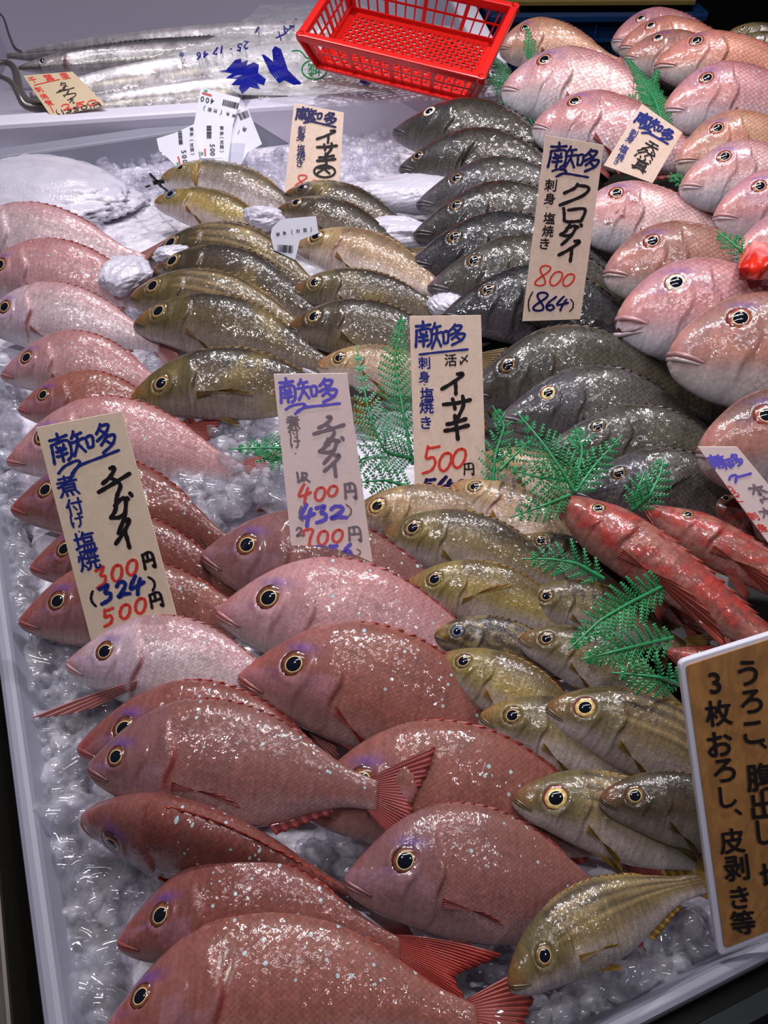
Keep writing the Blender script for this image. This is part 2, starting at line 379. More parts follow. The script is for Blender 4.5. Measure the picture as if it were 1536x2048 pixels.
class Ink:
    """marker strokes and printed characters laid on a Sheet, one mesh per ink"""
    def __init__(s, sh, ex, ey, lift=.0006): s.sh = sh; s.ex = unit(ex); s.ey = unit(ey); s.V = []; s.F = []; s.lift = lift
    def _loc(s, c, gx, gy): p = np.asarray(c, float) + gx * s.ex + gy * s.ey; return p
    def stroke(s, pts, w):
        P = np.array(pts, float)
        if len(P) > 2:                                   # smooth the polyline
            t = np.arange(len(P)); tt = np.linspace(0, len(P) - 1, (len(P) - 1) * 5 + 1)
            Q = np.zeros((len(tt), 2)); i = np.clip(tt.astype(int), 0, len(P) - 2); f = (tt - i)[:, None]
            g = lambda k: P[np.clip(i + k, 0, len(P) - 1)]
            Q = .5 * (2 * g(0) + (g(1) - g(-1)) * f + (2 * g(-1) - 5 * g(0) + 4 * g(1) - g(2)) * f ** 2 + (3 * g(0) - g(-1) - 3 * g(1) + g(2)) * f ** 3)
            P = Q
        d = np.gradient(P, axis=0); d /= np.linalg.norm(d, axis=1)[:, None] + 1e-9
        nrm = np.stack([-d[:, 1], d[:, 0]], 1); k = len(P)
        ww = w / 2 * (1 + .12 * np.sin(np.arange(k) * 1.7 + k))
        cap = lambda p, dr, sg: [p + w / 2 * (math.cos(a) * sg * dr + math.sin(a) * np.array([-dr[1], dr[0]]) * sg) for a in np.linspace(-math.pi / 2, math.pi / 2, 6)]
        loop = [P[i] + nrm[i] * ww[i] for i in range(k)] + [P[i] - nrm[i] * ww[i] for i in range(k)]
        b = len(s.V); s.lift += 4e-6
        s.V += [s.sh.pt(*p, s.lift) for p in loop]
        s.F += [(b + i, b + i + 1, b + k + i + 1, b + k + i) for i in range(k - 1)]
        for p, dr, sg in ((P[0], d[0], -1), (P[-1], d[-1], 1)):
            b = len(s.V); L = cap(p, dr, sg); s.V += [s.sh.pt(*q, s.lift) for q in L]; s.F.append(tuple(range(b, b + len(L))))
    def hand(s, ch, c, w, h, pen, slant=0.0, rot=0.0):
        cr, sr = math.cos(math.radians(rot)), math.sin(math.radians(rot))
        for st in ST[ch]:
            pts = []
            for gx, gy in st:
                x, y = (gx - .5) * w - (gy - .5) * h * slant, (gy - .5) * h
                pts.append(s._loc(c, x * cr - y * sr, x * sr + y * cr))
            if len(pts) == 2: pts = [pts[0], pts[0] * .67 + pts[1] * .33 + .02 * w, pts[1]]
            s.stroke(pts, pen)
    def prn(s, ch, c, w, h, bold=True, rot=0.0, slant=0.0):
        if (ch, bold) not in GLY: return
        G, Fs, sz = GLY[ch, bold]; k = min(w / max(sz[0], 1e-3), h / max(sz[1], 1e-3)) if ch not in '一ー・、-' else h / 1.0
        cr, sr = math.cos(math.radians(rot)), math.sin(math.radians(rot)); b = len(s.V); s.lift += 4e-6
        wt = getattr(s, 'weight', .012) * h
        for ox, oy in (((0, 0), (wt, 0), (-wt, 0), (0, wt), (0, -wt)) if bold else ((0, 0),)):
            b = len(s.V); s.lift += 3e-6
            for x, y in G:
                x, y = x * k + ox, -y * k + oy; x -= y * slant
                s.V.append(s.sh.pt(*s._loc(c, x * cr - y * sr, x * sr + y * cr), s.lift))
            s.F += [tuple(b + i for i in f) for f in Fs]
    def build(s, name, mat, parent):
        if not s.V: return None
        V = np.array(s.V); n = s.sh.n
        Fs = []
        for f in s.F:                                    # face outwards
            a = np.cross(V[f[1]] - V[f[0]], V[f[2]] - V[f[0]])
            Fs.append(f if np.dot(a, n) > 0 else f[::-1])
        return mesh_obj(name, V, Fs, mat, parent, smooth=False)
# ---------------------------------------------------------------- fish builder
XS = [0, .02, .05, .1, .15, .2, .3, .4, .5, .6, .7, .8, .9, 1.0]
SPEC = {
 'chidai': dict(name='crimson_sea_bream', mat='chidai',
    top=[.012, .036, .068, .116, .153, .180, .212, .217, .206, .182, .146, .102, .062, .045],
    bot=[-.024, -.046, -.066, -.092, -.112, -.129, -.157, -.172, -.175, -.163, -.132, -.09, -.056, -.045],
    wid=[.012, .028, .042, .056, .070, .080, .092, .092, .084, .070, .054, .036, .022, .012],
    eye=(.165, .055, .041), mouth=(-.008, .098, -.050), lip=.0085, xo=.312, yo=-.005, dors=(.30, .88, .026), caud=(.27, .15, .17)),
 'madai': dict(name='red_sea_bream', mat='madai',
    top=[.020, .066, .110, .166, .204, .228, .250, .244, .226, .195, .152, .106, .066, .050],
    bot=[-.046, -.080, -.106, -.132, -.150, -.158, -.166, -.166, -.163, -.147, -.116, -.080, -.054, -.046],
    wid=[.020, .040, .056, .070, .088, .100, .110, .108, .098, .082, .062, .042, .026, .014],
    eye=(.172, .108, .040), mouth=(-.022, .104, -.050), lip=.0120, xo=.325, yo=.01, dors=(.32, .88, .028), caud=(.27, .15, .18)),
 'kurodai': dict(name='black_sea_bream', mat='kurodai',
    top=[.012, .032, .058, .099, .134, .162, .200, .210, .202, .178, .142, .100, .062, .048],
    bot=[-.026, -.048, -.066, -.090, -.108, -.124, -.150, -.165, -.168, -.155, -.125, -.086, -.056, -.046],
    wid=[.012, .030, .044, .058, .073, .084, .096, .096, .087, .072, .055, .037, .023, .013],
    eye=(.175, .068, .033), mouth=(-.008, .095, -.045), lip=.010, xo=.315, yo=.0, dors=(.30, .88, .026), caud=(.25, .14, .15)),
 'isaki': dict(name='grunt_fish', mat='isaki',
    top=[.018, .042, .066, .097, .120, .136, .156, .160, .154, .136, .109, .078, .052, .044],
    bot=[-.026, -.046, -.066, -.090, -.103, -.118, -.141, -.152, -.152, -.136, -.106, -.071, -.047, -.042],
    wid=[.010, .024, .036, .051, .065, .074, .083, .083, .077, .065, .050, .034, .021, .012],
    eye=(.132, .034, .043), mouth=(-.004, .078, -.038), lip=.0065, xo=.285, yo=-.01, dors=(.28, .86, .024), caud=(.24, .10, .13)),
 'gurnard': dict(name='gurnard_fish', mat='gurnard',
    top=[0, .016, .030, .050, .068, .082, .088, .082, .072, .060, .048, .036, .024, .018],
    bot=[-.014, -.030, -.048, -.072, -.090, -.100, -.100, -.090, -.076, -.060, -.046, -.034, -.022, -.018],
    wid=[.008, .024, .038, .058, .072, .080, .080, .072, .060, .048, .038, .028, .018, .012],
    eye=(.145, .022, .022), mouth=(-.012, .075, -.060), lip=.006, xo=.27, yo=-.04, dors=(.30, .92, .03), caud=(.18, .07, .09)),
 'cutlass': dict(name='cutlassfish', mat='cutlass',
    top=[0, .005, .011, .019, .024, .027, .030, .031, .031, .029, .026, .021, .013, .003],
    bot=[-.006, -.011, -.016, -.021, -.025, -.028, -.031, -.032, -.032, -.030, -.026, -.021, -.013, -.003],
    wid=[.002, .005, .008, .010, .011, .012, .013, .013, .013, .012, .010, .008, .005, .002],
    eye=(.062, .004, .0075), mouth=(-.004, .055, -.006), lip=.0016, xo=.115, yo=-.004, dors=(.14, .92, .008), caud=(.02, .003, .003)),
}
def palette(sp, tone):
    P = {
     'chidai': dict(
        red=dict(back=(146, 74, 56), flank=(162, 86, 70), belly=(200, 150, 144), head=(158, 84, 76), snout=(178, 74, 64), fin=(205, 92, 80), spot=.62, met=.05),
        deep=dict(back=(132, 58, 46), flank=(148, 68, 54), belly=(180, 120, 112), head=(146, 76, 70), snout=(176, 62, 52), fin=(200, 70, 60), spot=.62, met=.03),
        pink=dict(back=(182, 112, 112), flank=(208, 148, 150), belly=(225, 195, 200), head=(196, 132, 136), snout=(186, 96, 92), fin=(215, 120, 112), spot=.45, met=.16),
        pale=dict(back=(192, 138, 142), flank=(226, 192, 200), belly=(232, 218, 228), head=(214, 176, 190), snout=(196, 116, 116), fin=(222, 150, 146), spot=.12, met=.30),
        mauve=dict(back=(136, 76, 66), flank=(150, 86, 78), belly=(182, 134, 134), head=(140, 84, 86), snout=(150, 84, 86), fin=(190, 90, 90), spot=.66, met=.04)),
     'madai': dict(
        pink=dict(back=(188, 118, 122), flank=(228, 186, 184), belly=(232, 228, 240), head=(200, 140, 154), snout=(214, 150, 150), fin=(216, 130, 124), spot=.15, met=.22),
        rose=dict(back=(182, 104, 108), flank=(214, 152, 158), belly=(232, 226, 238), head=(196, 126, 140), snout=(208, 138, 140), fin=(206, 110, 110), spot=.2, met=.12),
        gold=dict(back=(176, 112, 72), flank=(212, 158, 120), belly=(228, 214, 208), head=(190, 124, 100), snout=(200, 138, 128), fin=(200, 120, 96), spot=.2, met=.16),
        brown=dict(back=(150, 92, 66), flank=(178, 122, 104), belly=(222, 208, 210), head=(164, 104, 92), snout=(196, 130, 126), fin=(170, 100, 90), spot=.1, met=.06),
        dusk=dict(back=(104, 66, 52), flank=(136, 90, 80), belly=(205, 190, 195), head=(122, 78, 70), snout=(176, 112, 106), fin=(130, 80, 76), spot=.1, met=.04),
        orange=dict(back=(196, 110, 80), flank=(226, 148, 116), belly=(228, 222, 226), head=(206, 120, 102), snout=(206, 120, 110), fin=(214, 120, 100), spot=.2, met=.12)),
     'kurodai': dict(
        dark=dict(back=(62, 54, 44), flank=(92, 82, 70), belly=(150, 142, 146), head=(70, 68, 70), snout=(120, 108, 116), fin=(62, 56, 54), spot=0, met=.08),
        grey=dict(back=(74, 70, 66), flank=(120, 112, 108), belly=(180, 172, 180), head=(92, 90, 98), snout=(150, 134, 142), fin=(72, 66, 66), spot=0, met=.10),
        black=dict(back=(40, 40, 42), flank=(62, 60, 62), belly=(140, 130, 138), head=(48, 48, 54), snout=(110, 98, 108), fin=(50, 46, 46), spot=0, met=.06),
        olive=dict(back=(76, 70, 54), flank=(112, 104, 86), belly=(176, 166, 166), head=(88, 84, 82), snout=(148, 130, 136), fin=(70, 64, 56), spot=0, met=.1)),
     'isaki': dict(
        umber=dict(back=(56, 44, 30), flank=(104, 86, 58), belly=(140, 126, 116), head=(104, 90, 52), snout=(96, 78, 46), fin=(140, 112, 50), spot=0, met=.08),
        olive=dict(back=(74, 60, 40), flank=(146, 126, 86), belly=(178, 164, 160), head=(116, 102, 62), snout=(104, 84, 50), fin=(158, 128, 58), spot=0, met=.12),
        dark=dict(back=(50, 39, 28), flank=(88, 73, 53), belly=(136, 122, 112), head=(72, 60, 40), snout=(76, 60, 38), fin=(112, 92, 46), spot=0, met=.08),
        yellow=dict(back=(104, 84, 44), flank=(178, 152, 84), belly=(190, 174, 172), head=(150, 130, 70), snout=(140, 104, 60), fin=(176, 134, 52), spot=0, met=.14),
        pale=dict(back=(140, 114, 84), flank=(190, 158, 128), belly=(220, 200, 192), head=(190, 158, 110), snout=(186, 134, 90), fin=(190, 146, 70), spot=0, met=.25),
        silver=dict(back=(112, 100, 84), flank=(170, 154, 146), belly=(220, 208, 212), head=(160, 142, 100), snout=(170, 130, 70), fin=(180, 146, 62), spot=0, met=.3)),
     'gurnard': dict(
        red=dict(back=(158, 58, 46), flank=(176, 80, 64), belly=(216, 150, 138), head=(186, 72, 58), snout=(196, 72, 60), fin=(196, 92, 76), spot=.0, met=.02),
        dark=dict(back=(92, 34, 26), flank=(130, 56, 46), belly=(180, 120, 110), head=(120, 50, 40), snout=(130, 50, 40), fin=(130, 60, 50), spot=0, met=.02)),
     'cutlass': dict(
        silver=dict(back=(96, 94, 98), flank=(168, 162, 164), belly=(186, 180, 186), head=(150, 144, 146), snout=(120, 116, 116), fin=(120, 118, 116), spot=0, met=.72)),
    }[sp][tone]
    g = {'chidai': .21, 'madai': .22, 'kurodai': .0, 'isaki': .0, 'gurnard': .18, 'cutlass': 0}[sp]
    def f(v):
        c = lin(*v); return (c * (1 - g) + c.mean() * g) * {'chidai': .78, 'madai': .86, 'kurodai': .42, 'isaki': .62, 'gurnard': .62}.get(sp, 1)
    return {k: ((lin(*v) * (.72 if sp in ('chidai', 'gurnard') else 1) if k == 'fin' or (k == 'belly' and sp == 'isaki') else f(v)) if isinstance(v, tuple) else v) for k, v in P.items()}
EYES = {  # pupil, bright ring, iris, rim
 'chidai': ((2, 3, 6), (226, 206, 150), (120, 70, 44), (70, 40, 38)),
 'madai': ((3, 3, 6), (236, 214, 176), (158, 84, 62), (120, 58, 52)),
 'white': ((4, 5, 10), (248, 244, 232), (226, 214, 190), (150, 100, 92)),
 'kurodai': ((3, 4, 8), (170, 140, 96), (96, 72, 50), (60, 52, 48)),
 'isaki': ((5, 7, 20), (214, 192, 140), (120, 92, 56), (84, 66, 44)),
 'bright': ((6, 8, 20), (250, 226, 150), (216, 184, 112), (120, 54, 56)),
 'dark': ((4, 5, 10), (90, 80, 60), (66, 54, 42), (50, 42, 34)),
 'blue': ((10, 14, 36), (160, 170, 190), (84, 92, 110), (80, 74, 60)),
}
FISH = []
def fish(sp, S, T, zs, zt, tone, label, tau=38, roll=0, yaw=0, bend=0.0, dsc=1.0, wsc=1.0, eye=None, erow=None, lat=0.0,
         group=None, nu=130, nt=60, gill=0.0, marks=(), pect=(28, 1.0), gape=0.0, seed=None, cat='fish', fins=True, name=None, hsc=1.0, dfin=1.0, tail=(1.0, 36)):
    Q = SPEC[sp]; P = palette(sp, tone)
    rng = np.random.default_rng(seed if seed is not None else len(FISH) * 7 + 11)
    Ps, Pt = at(S[0], S[1], zs), at(T[0], T[1], zt)
    SL = np.linalg.norm(Pt - Ps); L = unit(Pt - Ps)
    tr, yr = math.radians(tau), math.radians(yaw)
    Nn = np.array([math.sin(yr) * math.sin(tr), -math.cos(yr) * math.sin(tr), math.cos(tr)])
    Nn = unit(Nn - L * np.dot(Nn, L)); D = np.cross(Nn, L)
    if roll:
        r = math.radians(roll)
        D, Nn = D * math.cos(r) + Nn * math.sin(r), Nn * math.cos(r) - D * math.sin(r)
    mid = (Ps + Pt) / 2
    Mx = Matrix([[L[i], D[i], Nn[i], mid[i]] for i in range(3)] + [[0, 0, 0, 1]])
    root = empty(name or Q['name'], Mx)
    tag(root, label, cat, group or Q['name'].replace('_', ' ') + ' on the stall')
    FISH.append(root)
    top = np.array(Q['top']) * dsc; bot = np.array(Q['bot']) * dsc; wid = np.array(Q['wid']) * wsc
    if hsc != 1.0:                                   # rounder or slimmer forehead
        f = 1 + (hsc - 1) * np.exp(-((np.array(XS) - .16) / .12) ** 2); top = top * f
    ft = lambda x: pchip(XS, top, np.clip(x, 0, 1)); fb = lambda x: pchip(XS, bot, np.clip(x, 0, 1)); fw = lambda x: pchip(XS, wid, np.clip(x, 0, 1))
    def surf(x, y):                                   # half width of the body at a point of its side
        c = (ft(x) + fb(x)) / 2; h = (ft(x) - fb(x)) / 2 + 1e-6
        return fw(x) * np.sqrt(np.clip(1 - ((y - c) / h) ** 2, 0, 1)) ** 1.12
    def pose(V):
        V = np.array(V, float); x = V[..., 0]
        V[..., 1] += bend * 4 * x * (1 - x)
        V[..., 2] += lat * (x - .35) ** 2 * (x > .35)
        V[..., 0] -= .5
        return V * SL
    ex, ey, er = eye or Q['eye']; ey = ey * dsc if not eye else ey
    # ---- body
    u = np.linspace(0, 1, nu)
    nh = int(nu * .55)
    xh = .36 * (np.linspace(0, 1, nh) ** 1.35); xb = np.linspace(.36, 1.0, nu - nh + 1)[1:]
    xs = np.concatenate([xh, xb])
    th = np.linspace(0, 2 * math.pi, nt, endpoint=False)
    X = np.repeat(xs[:, None], nt, 1); TH = np.repeat(th[None], nu, 0)
    c = (ft(xs) + fb(xs))[:, None] / 2; h = (ft(xs) - fb(xs))[:, None] / 2
    sg = np.sign(np.cos(TH))
    Y = c + h * np.sin(TH); Z = fw(xs)[:, None] * np.abs(np.cos(TH)) ** 1.12 * sg
    q = (Y - fb(xs)[:, None]) / (2 * h + 1e-6)
    # relief: gill cover, cheek plate, eye socket, brow
    yo = Q['yo'] * dsc
    xe = Q['xo'] - 1.5 / dsc * (Y - yo) ** 2 + .01 * np.sin(Y * 40)
    env = np.clip(1 - ((q - .42) / .42) ** 2, 0, 1) ** .5
    k = Q['xo'] / .31
    op = sstep(-.004, .003, xe - X) * np.exp(-np.clip(xe - X, 0, 1) / (.07 * k)) * env
    xp = xe - .088 * k - .02 * k * sstep(.1, -.1, Y)
    pp = sstep(-.004, .004, xp - X) * np.exp(-np.clip(xp - X, 0, 1) / (.045 * k)) * np.clip(1 - ((q - .34) / .36) ** 2, 0, 1)
    de = np.hypot(X - ex, Y - ey)
    ring = np.exp(-((de - er * 1.15) / (er * .28)) ** 2)
    dz = (.0150 * op + .0085 * pp) * k + .10 * er * ring - .10 * er * (de < er)
    pect_hump = np.exp(-(((X - Q['xo'] - .02) / .035) ** 2 + ((Y + .055 * dsc) / .03) ** 2))
    dz = dz + .006 * pect_hump
    Z = Z + sg * dz * np.abs(np.cos(TH)) ** .5
    # pigment
    nz = sum(np.sin(X * a + Y * b + p) for a, b, p in zip(rng.uniform(-26, 26, 6), rng.uniform(-30, 30, 6), rng.uniform(0, 6, 6))) / 6
    qn = q + .07 * nz
    C = P['belly'] + (P['flank'] - P['belly']) * (sstep(.12, .50, qn) if sp == 'isaki' else sstep(.02, .42, qn))[..., None]
    C = C + (P['back'] - C) * (sstep(.55, .86, qn) if sp == 'isaki' else sstep(.58, .98, qn))[..., None]
    hd = sstep(xe + .012, xe - .03, X) * (sstep(.22, .5, qn) if sp in ('madai', 'kurodai') else sstep(.10, .42, qn))
    C = C + (P['head'] - C) * (hd * .85)[..., None]
    C = C + (P['snout'] - C) * (np.exp(-(X / (.055 * k)) ** 2) * sstep(.0, .5, q))[..., None]
    met = np.full_like(X, P['met']) * sstep(0, .2, q) * sstep(1.0, .75, q) * (1 - .5 * hd)
    spt = np.full_like(X, P['spot']) * sstep(.42, .62, q) * sstep(xe + .02, xe + .07, X)
    scl = sstep(xe - .12 * k, xe - .02, X) * .6 + .4 * sstep(xe - .01, xe + .01, X)
    scl = np.maximum(scl, .6 * sstep(.72, .86, q) * sstep(.16, .22, X))
    tint = lambda w, cc, a: C + (lin(*cc) - C) * (np.clip(w, 0, 1) * a)[..., None]
    if sp in ('chidai', 'madai'):
        C = tint(np.exp(-(((X - ex - .01) / .045) ** 2 + ((Y - ey - er * 1.25) / .014) ** 2)), (70, 50, 150), .55)
        C = tint(np.exp(-(((X - ex + .05) / .03) ** 2 + ((Y - ey + .03) / .012) ** 2)), (120, 80, 130), .4)
        C = tint(sstep(-.01, .02, .5 - np.abs(nz * 1.4 - .2)) * hd * (Y < ey - er * .6), (196, 124, 104) if sp == 'madai' else (190, 160, 190), .38 if sp == 'madai' else .35 if tone == 'pale' else .12)
    if sp == 'isaki':
        st = .5 + .5 * np.sin((q - .5) * 46 + nz)
        if 'stripes' in marks:
            C = tint(st * sstep(.45, .6, q) * sstep(.2, .3, X), (62, 50, 34), .7); C = tint((1 - st) * sstep(.45, .6, q) * sstep(.2, .3, X), (176, 150, 100), .4)
        C = tint(sstep(.2, .8, nz), (150, 128, 54), .35)
        C = tint(np.exp(-((X - .02) / .05) ** 2) * (q > .35), (150, 92, 48), .35)
    if 'bars' in marks:
        b = sstep(.35, .8, np.sin((X * 1.0 + .10 * q) * 95 + .8)) * sstep(.50, .66, q) * sstep(.18, .22, X) * sstep(.58, .45, X)
        C = tint(b, (34, 28, 22), .85)
    if 'blots' in marks:
        for bx in (.42, .52, .615): C = tint(np.exp(-(((X - bx) / .021) ** 2 + ((Y - .075) / .025) ** 2) ** 2), (34, 26, 18), .9)
    if sp == 'cutlass':
        C = tint(sstep(.55, .9, np.sin(X * 620 + 9 * np.sin(Y * 300 + X * 41)) * np.sin(X * 97 + Y * 210)) * (q > .2), (80, 76, 78), .55)
        C = tint(np.exp(-((q - .40) / .035) ** 2) * (.5 + .5 * np.sin(X * 700)), (236, 226, 200), .8)
        C = tint(np.exp(-((q - .34) / .02) ** 2), (92, 86, 88), .6)
    if 'mottle' in marks or sp == 'gurnard':
        n2 = sum(np.sin(X * a + Y * b + p) for a, b, p in zip(rng.uniform(-90, 90, 8), rng.uniform(-120, 120, 8), rng.uniform(0, 6, 8))) / 8
        C = tint(sstep(.02, .25, n2), (176, 44, 34) if sp == 'gurnard' else (60, 48, 34), .5 if sp == 'gurnard' else .5)
        C = tint(sstep(.05, .3, -n2), (170, 112, 96) if sp == 'gurnard' else (150, 130, 90), .45)
    if 'blood' in marks:
        for bx, by, r in ((.17, -.035, .022), (.235, -.005, .012), (.20, .015, .008), (.27, .10, .03), (.235, .13, .02)):
            n3 = .3 * np.sin(X * 300 + Y * 240)
            C = tint(np.exp(-(((X - bx) / r) ** 2 + ((Y - by) / (r * .8)) ** 2) ** 2 * (1 + n3)), (120, 10, 10), .9)
    if 'graze' in marks:
        g_ = np.exp(-(((X - .315 - .15 * (.12 - Y)) / .022) ** 2 + ((Y - .10) / .05) ** 2) ** 2)
        C = tint(g_ * sstep(.1, .5, np.sin(X * 520 + 5 * np.sin(Y * 160)) * np.sin(Y * 330 + X * 90)), (226, 214, 204), .9)
    if 'band' in marks:
        C = tint(np.exp(-((X - Q['xo'] - .03) / .03) ** 2) * sstep(.3, .6, q), (32, 30, 30), .5)
    if gill:
        C = tint(np.exp(-((X - xe - .004) / .009) ** 2) * env ** 2 * (q < .78), (128, 22, 18), gill)
    else:
        C = tint(np.exp(-((X - xe - .003) / .004) ** 2) * env ** 2 * (q < .75), (90, 50, 44) if sp != 'kurodai' else (30, 28, 28), .4)
    mx, my0, my1 = Q['mouth'][1], Q['mouth'][0] * dsc, Q['mouth'][2] * dsc
    ml = my0 + (my1 - my0) * np.clip(X / mx, 0, 1) ** .85
    C = tint(np.exp(-((Y - ml) / .006) ** 2) * (X < mx), (60, 26, 24), .8)
    # lateral line
    yl = c + h * (.50 - .28 * np.clip((X - .3) / .7, 0, 1))
    C = tint(np.exp(-((Y - yl) / .0045) ** 2) * (X > Q['xo']), tuple(int(x) for x in (60, 44, 40)), .28 if sp != 'cutlass' else .1)
    C = C * rng.uniform(.94, 1.06)
    V = pose(np.stack([X, Y, Z], -1)).reshape(-1, 3)
    idx = np.arange(nu * nt).reshape(nu, nt); ix2 = np.roll(idx, -1, 1)
    F4 = np.stack([idx[:-1], idx[1:], ix2[1:], ix2[:-1]], -1).reshape(-1, 4)
    cap = []
    for ring_i, flip in ((0, False), (nu - 1, True)):
        r_ = idx[ring_i]; m_ = nt // 2
        for j in range(m_ - 1):
            a = [r_[j], r_[j + 1], r_[nt - 2 - j], r_[nt - 1 - j]] if j < m_ - 1 else None
            if a is not None: cap.append(a[::-1] if flip else a)
    F4 = np.concatenate([F4, np.array(cap)])
    per = (ft(xs) - fb(xs))[:, None]
    UV = np.stack([X, Y + sg * 0 + .3], -1).reshape(-1, 2)
    UV[:, 1] = (np.where(sg > 0, Y, 2.0 - Y) + .3 + rng.uniform(0, 40)).reshape(-1); UV[:, 0] += rng.uniform(0, 40)
    body = mesh_obj('body', V, F4, M[Q['mat']], root, C.reshape(-1, 3), np.stack([scl, spt, met], -1).reshape(-1, 3), UV)
    # ---- eyes
    E_ = [lin(*e) for e in EYES[erow or (sp if sp in EYES else ('isaki' if sp != 'cutlass' else 'dark'))]]
    for sd in (1, -1):
        p0 = np.array([ex, ey, surf(ex, ey)]); e = .004
        nx = -(surf(ex + e, ey) - surf(ex - e, ey)) / (2 * e); ny = -(surf(ex, ey + e) - surf(ex, ey - e)) / (2 * e)
        nv = unit([nx * .7, ny * .7, 1]); t1 = unit(np.cross([0, 1, 0], nv)); t2 = np.cross(nv, t1)
        rr = np.array([0, .2, .4, .52, .56, .60, .66, .70, .80, .90, 1.0, 1.06]); na = 36
        hh = .34 * np.sqrt(np.clip(1 - (rr / 1.08) ** 2, 0, 1))
        A = np.linspace(0, 2 * math.pi, na, endpoint=False)
        R, AA = np.meshgrid(rr * er, A, indexing='ij'); HH = np.repeat((hh * er)[:, None], na, 1)
        G = p0 + R[..., None] * (np.cos(AA)[..., None] * t1 + np.sin(AA)[..., None] * t2) + (HH - .16 * er)[..., None] * nv
        cc = np.zeros((len(rr), na, 3))
        for i, r in enumerate(rr):
            cc[i] = E_[0] if r < .54 else E_[1] if r < .64 else E_[2] if r < .86 else E_[3]
        cc *= (1 + .22 * np.sin(AA * 7 + seed_f(rng)) * (R > .64 * er))[..., None]
        if sd < 0: G[..., 2] *= -1
        i0 = np.arange(len(rr) * na).reshape(len(rr), na); i1 = np.roll(i0, -1, 1)
        f4 = np.stack([i0[:-1], i0[1:], i1[1:], i1[:-1]], -1).reshape(-1, 4)
        if sd < 0: f4 = f4[:, ::-1]
        eo = mesh_obj('eye', pose(G).reshape(-1, 3), f4, M['eye'], root, np.clip(cc, 0, 1).reshape(-1, 3))
        if sd > 0:
            rp = np.array([1e-3, .3, .6, .9, 1.0]) * er * .56
            Gp = p0 + (rp[:, None, None] * (np.cos(A)[:, None] * t1 + np.sin(A)[:, None] * t2)[None]) + (.34 * er * np.sqrt(np.clip(1 - (rp / (1.08 * er)) ** 2, 0, 1)) + .006 * er - .16 * er + .05 * er * (1 - (rp / rp[-1]) ** 2))[:, None, None] * nv
            i0 = np.arange(5 * na).reshape(5, na); i1 = np.roll(i0, -1, 1)
            mesh_obj('pupil', pose(Gp).reshape(-1, 3), np.stack([i0[:-1], i0[1:], i1[1:], i1[:-1]], -1).reshape(-1, 4), M['pupil'], eo)
    # ---- lips
    if sp != 'cutlass':
        for up_, nm in ((1, 'upper_lip'), (-1, 'lower_lip')):
            tt = np.linspace(-1, 1, 33); at_ = np.abs(tt)
            lx = mx * at_ * (1.0 if up_ > 0 else .9) + .002; r = Q['lip'] * (1 - .68 * at_ ** 2) * (1 if up_ > 0 else .9)
            ly = my0 + (my1 - my0) * at_ ** .85 + up_ * r * .7 - (gape * (1 - .6 * at_) if up_ < 0 else 0)
            lz = np.sign(tt) * np.maximum(surf(np.maximum(lx, 1e-4), np.clip(ly, fb(lx) * .92, ft(lx) * .92)) - r * .45, 0) * sstep(0, .12, at_)
            mb = MB(); pts = pose(np.stack([lx, ly, lz], -1))
            mb.tube(pts, list(r * SL * (.3 + .7 * sstep(1.0, .9, at_))), 8)
            cl = P['snout'] * .6 + P['head'] * .4
            if sp in ('madai', 'kurodai') and up_ < 0: cl = P['belly'] * .45 + P['head'] * .4
            mesh_obj(nm, np.array(mb.v), mb.f, M['lip'], root, np.tile(np.clip(cl, 0, 1), (len(mb.v), 1)))
        if gape:
            g = np.array([[0.004, my0, 0.012], [mx * .5, my0 * .5 + my1 * .5 + .003, surf(mx * .5, my1) + .001], [mx * .95, my1, surf(mx * .95, my1) + .001],
                          [mx * .5, my0 * .5 + my1 * .5 - gape * .8, surf(mx * .5, my1) + .001], [.004, my0 - gape, .012]])
            g2 = g - np.array([0, 0, .01])
            mesh_obj('open_mouth', pose(np.concatenate([g, g2])), [(0, 4, 3, 2, 1), (5, 6, 7, 8, 9), (0, 1, 6, 5), (1, 2, 7, 6), (2, 3, 8, 7), (3, 4, 9, 8), (4, 0, 5, 9)],
                     M['lip'], root, np.tile(lin(70, 24, 22), (10, 1)), smooth=False)
    if not fins: return root
    # ---- fins
    fc = P['fin']
    def fin(nm, G, Nv, t, uvx, cfun=None, par=root):
        V, Fq, src = sheet(G, Nv, t)
        a, b = G.shape[:2]
        uv = np.stack([np.repeat(uvx[:, None] if uvx.ndim == 1 else uvx, b, 1) if uvx.ndim == 1 else uvx, np.repeat(np.linspace(0, 1, b)[None], a, 0)], -1).reshape(-1, 2)[src]
        cc = np.tile(fc, (len(V), 1)) if cfun is None else cfun.reshape(-1, 3)[src]
        return mesh_obj(nm, pose(V), Fq, M['fin'], par, np.clip(cc, 0, 1), None, uv)
    zup = np.array([0, 0, 1.0])
    x0, x1, H = Q['dors']; H = H * dfin
    nsp = 15 if sp != 'cutlass' else 60; na = nsp * 5 + 1
    xa = np.linspace(x0, x1, na); ph = (np.arange(na) % 5) / 5.0
    t_ = (xa - x0) / (x1 - x0)
    hgt = H * (np.sin(np.clip(t_ * 1.15 + .08, 0, 1) * math.pi) ** .6) * np.where(t_ < .62, 1 - .75 * ph ** .6, 1 - .2 * ph) * (1 + .12 * np.sin(np.floor(np.arange(na) / 5) * 2.1))
    bt = np.linspace(0, 1, 4)
    G = np.zeros((na, 4, 3))
    for j, b in enumerate(bt):
        G[:, j, 0] = xa + b * hgt * 2.1; G[:, j, 1] = ft(xa + b * hgt * 1.9) - .006 + b * (hgt * .42 + .006); G[:, j, 2] = .004 * np.sin(np.arange(na) * 1.3) * b
    cf = fc * np.linspace(1, 1.15, 4)[None, :, None] * np.ones((na, 1, 1))
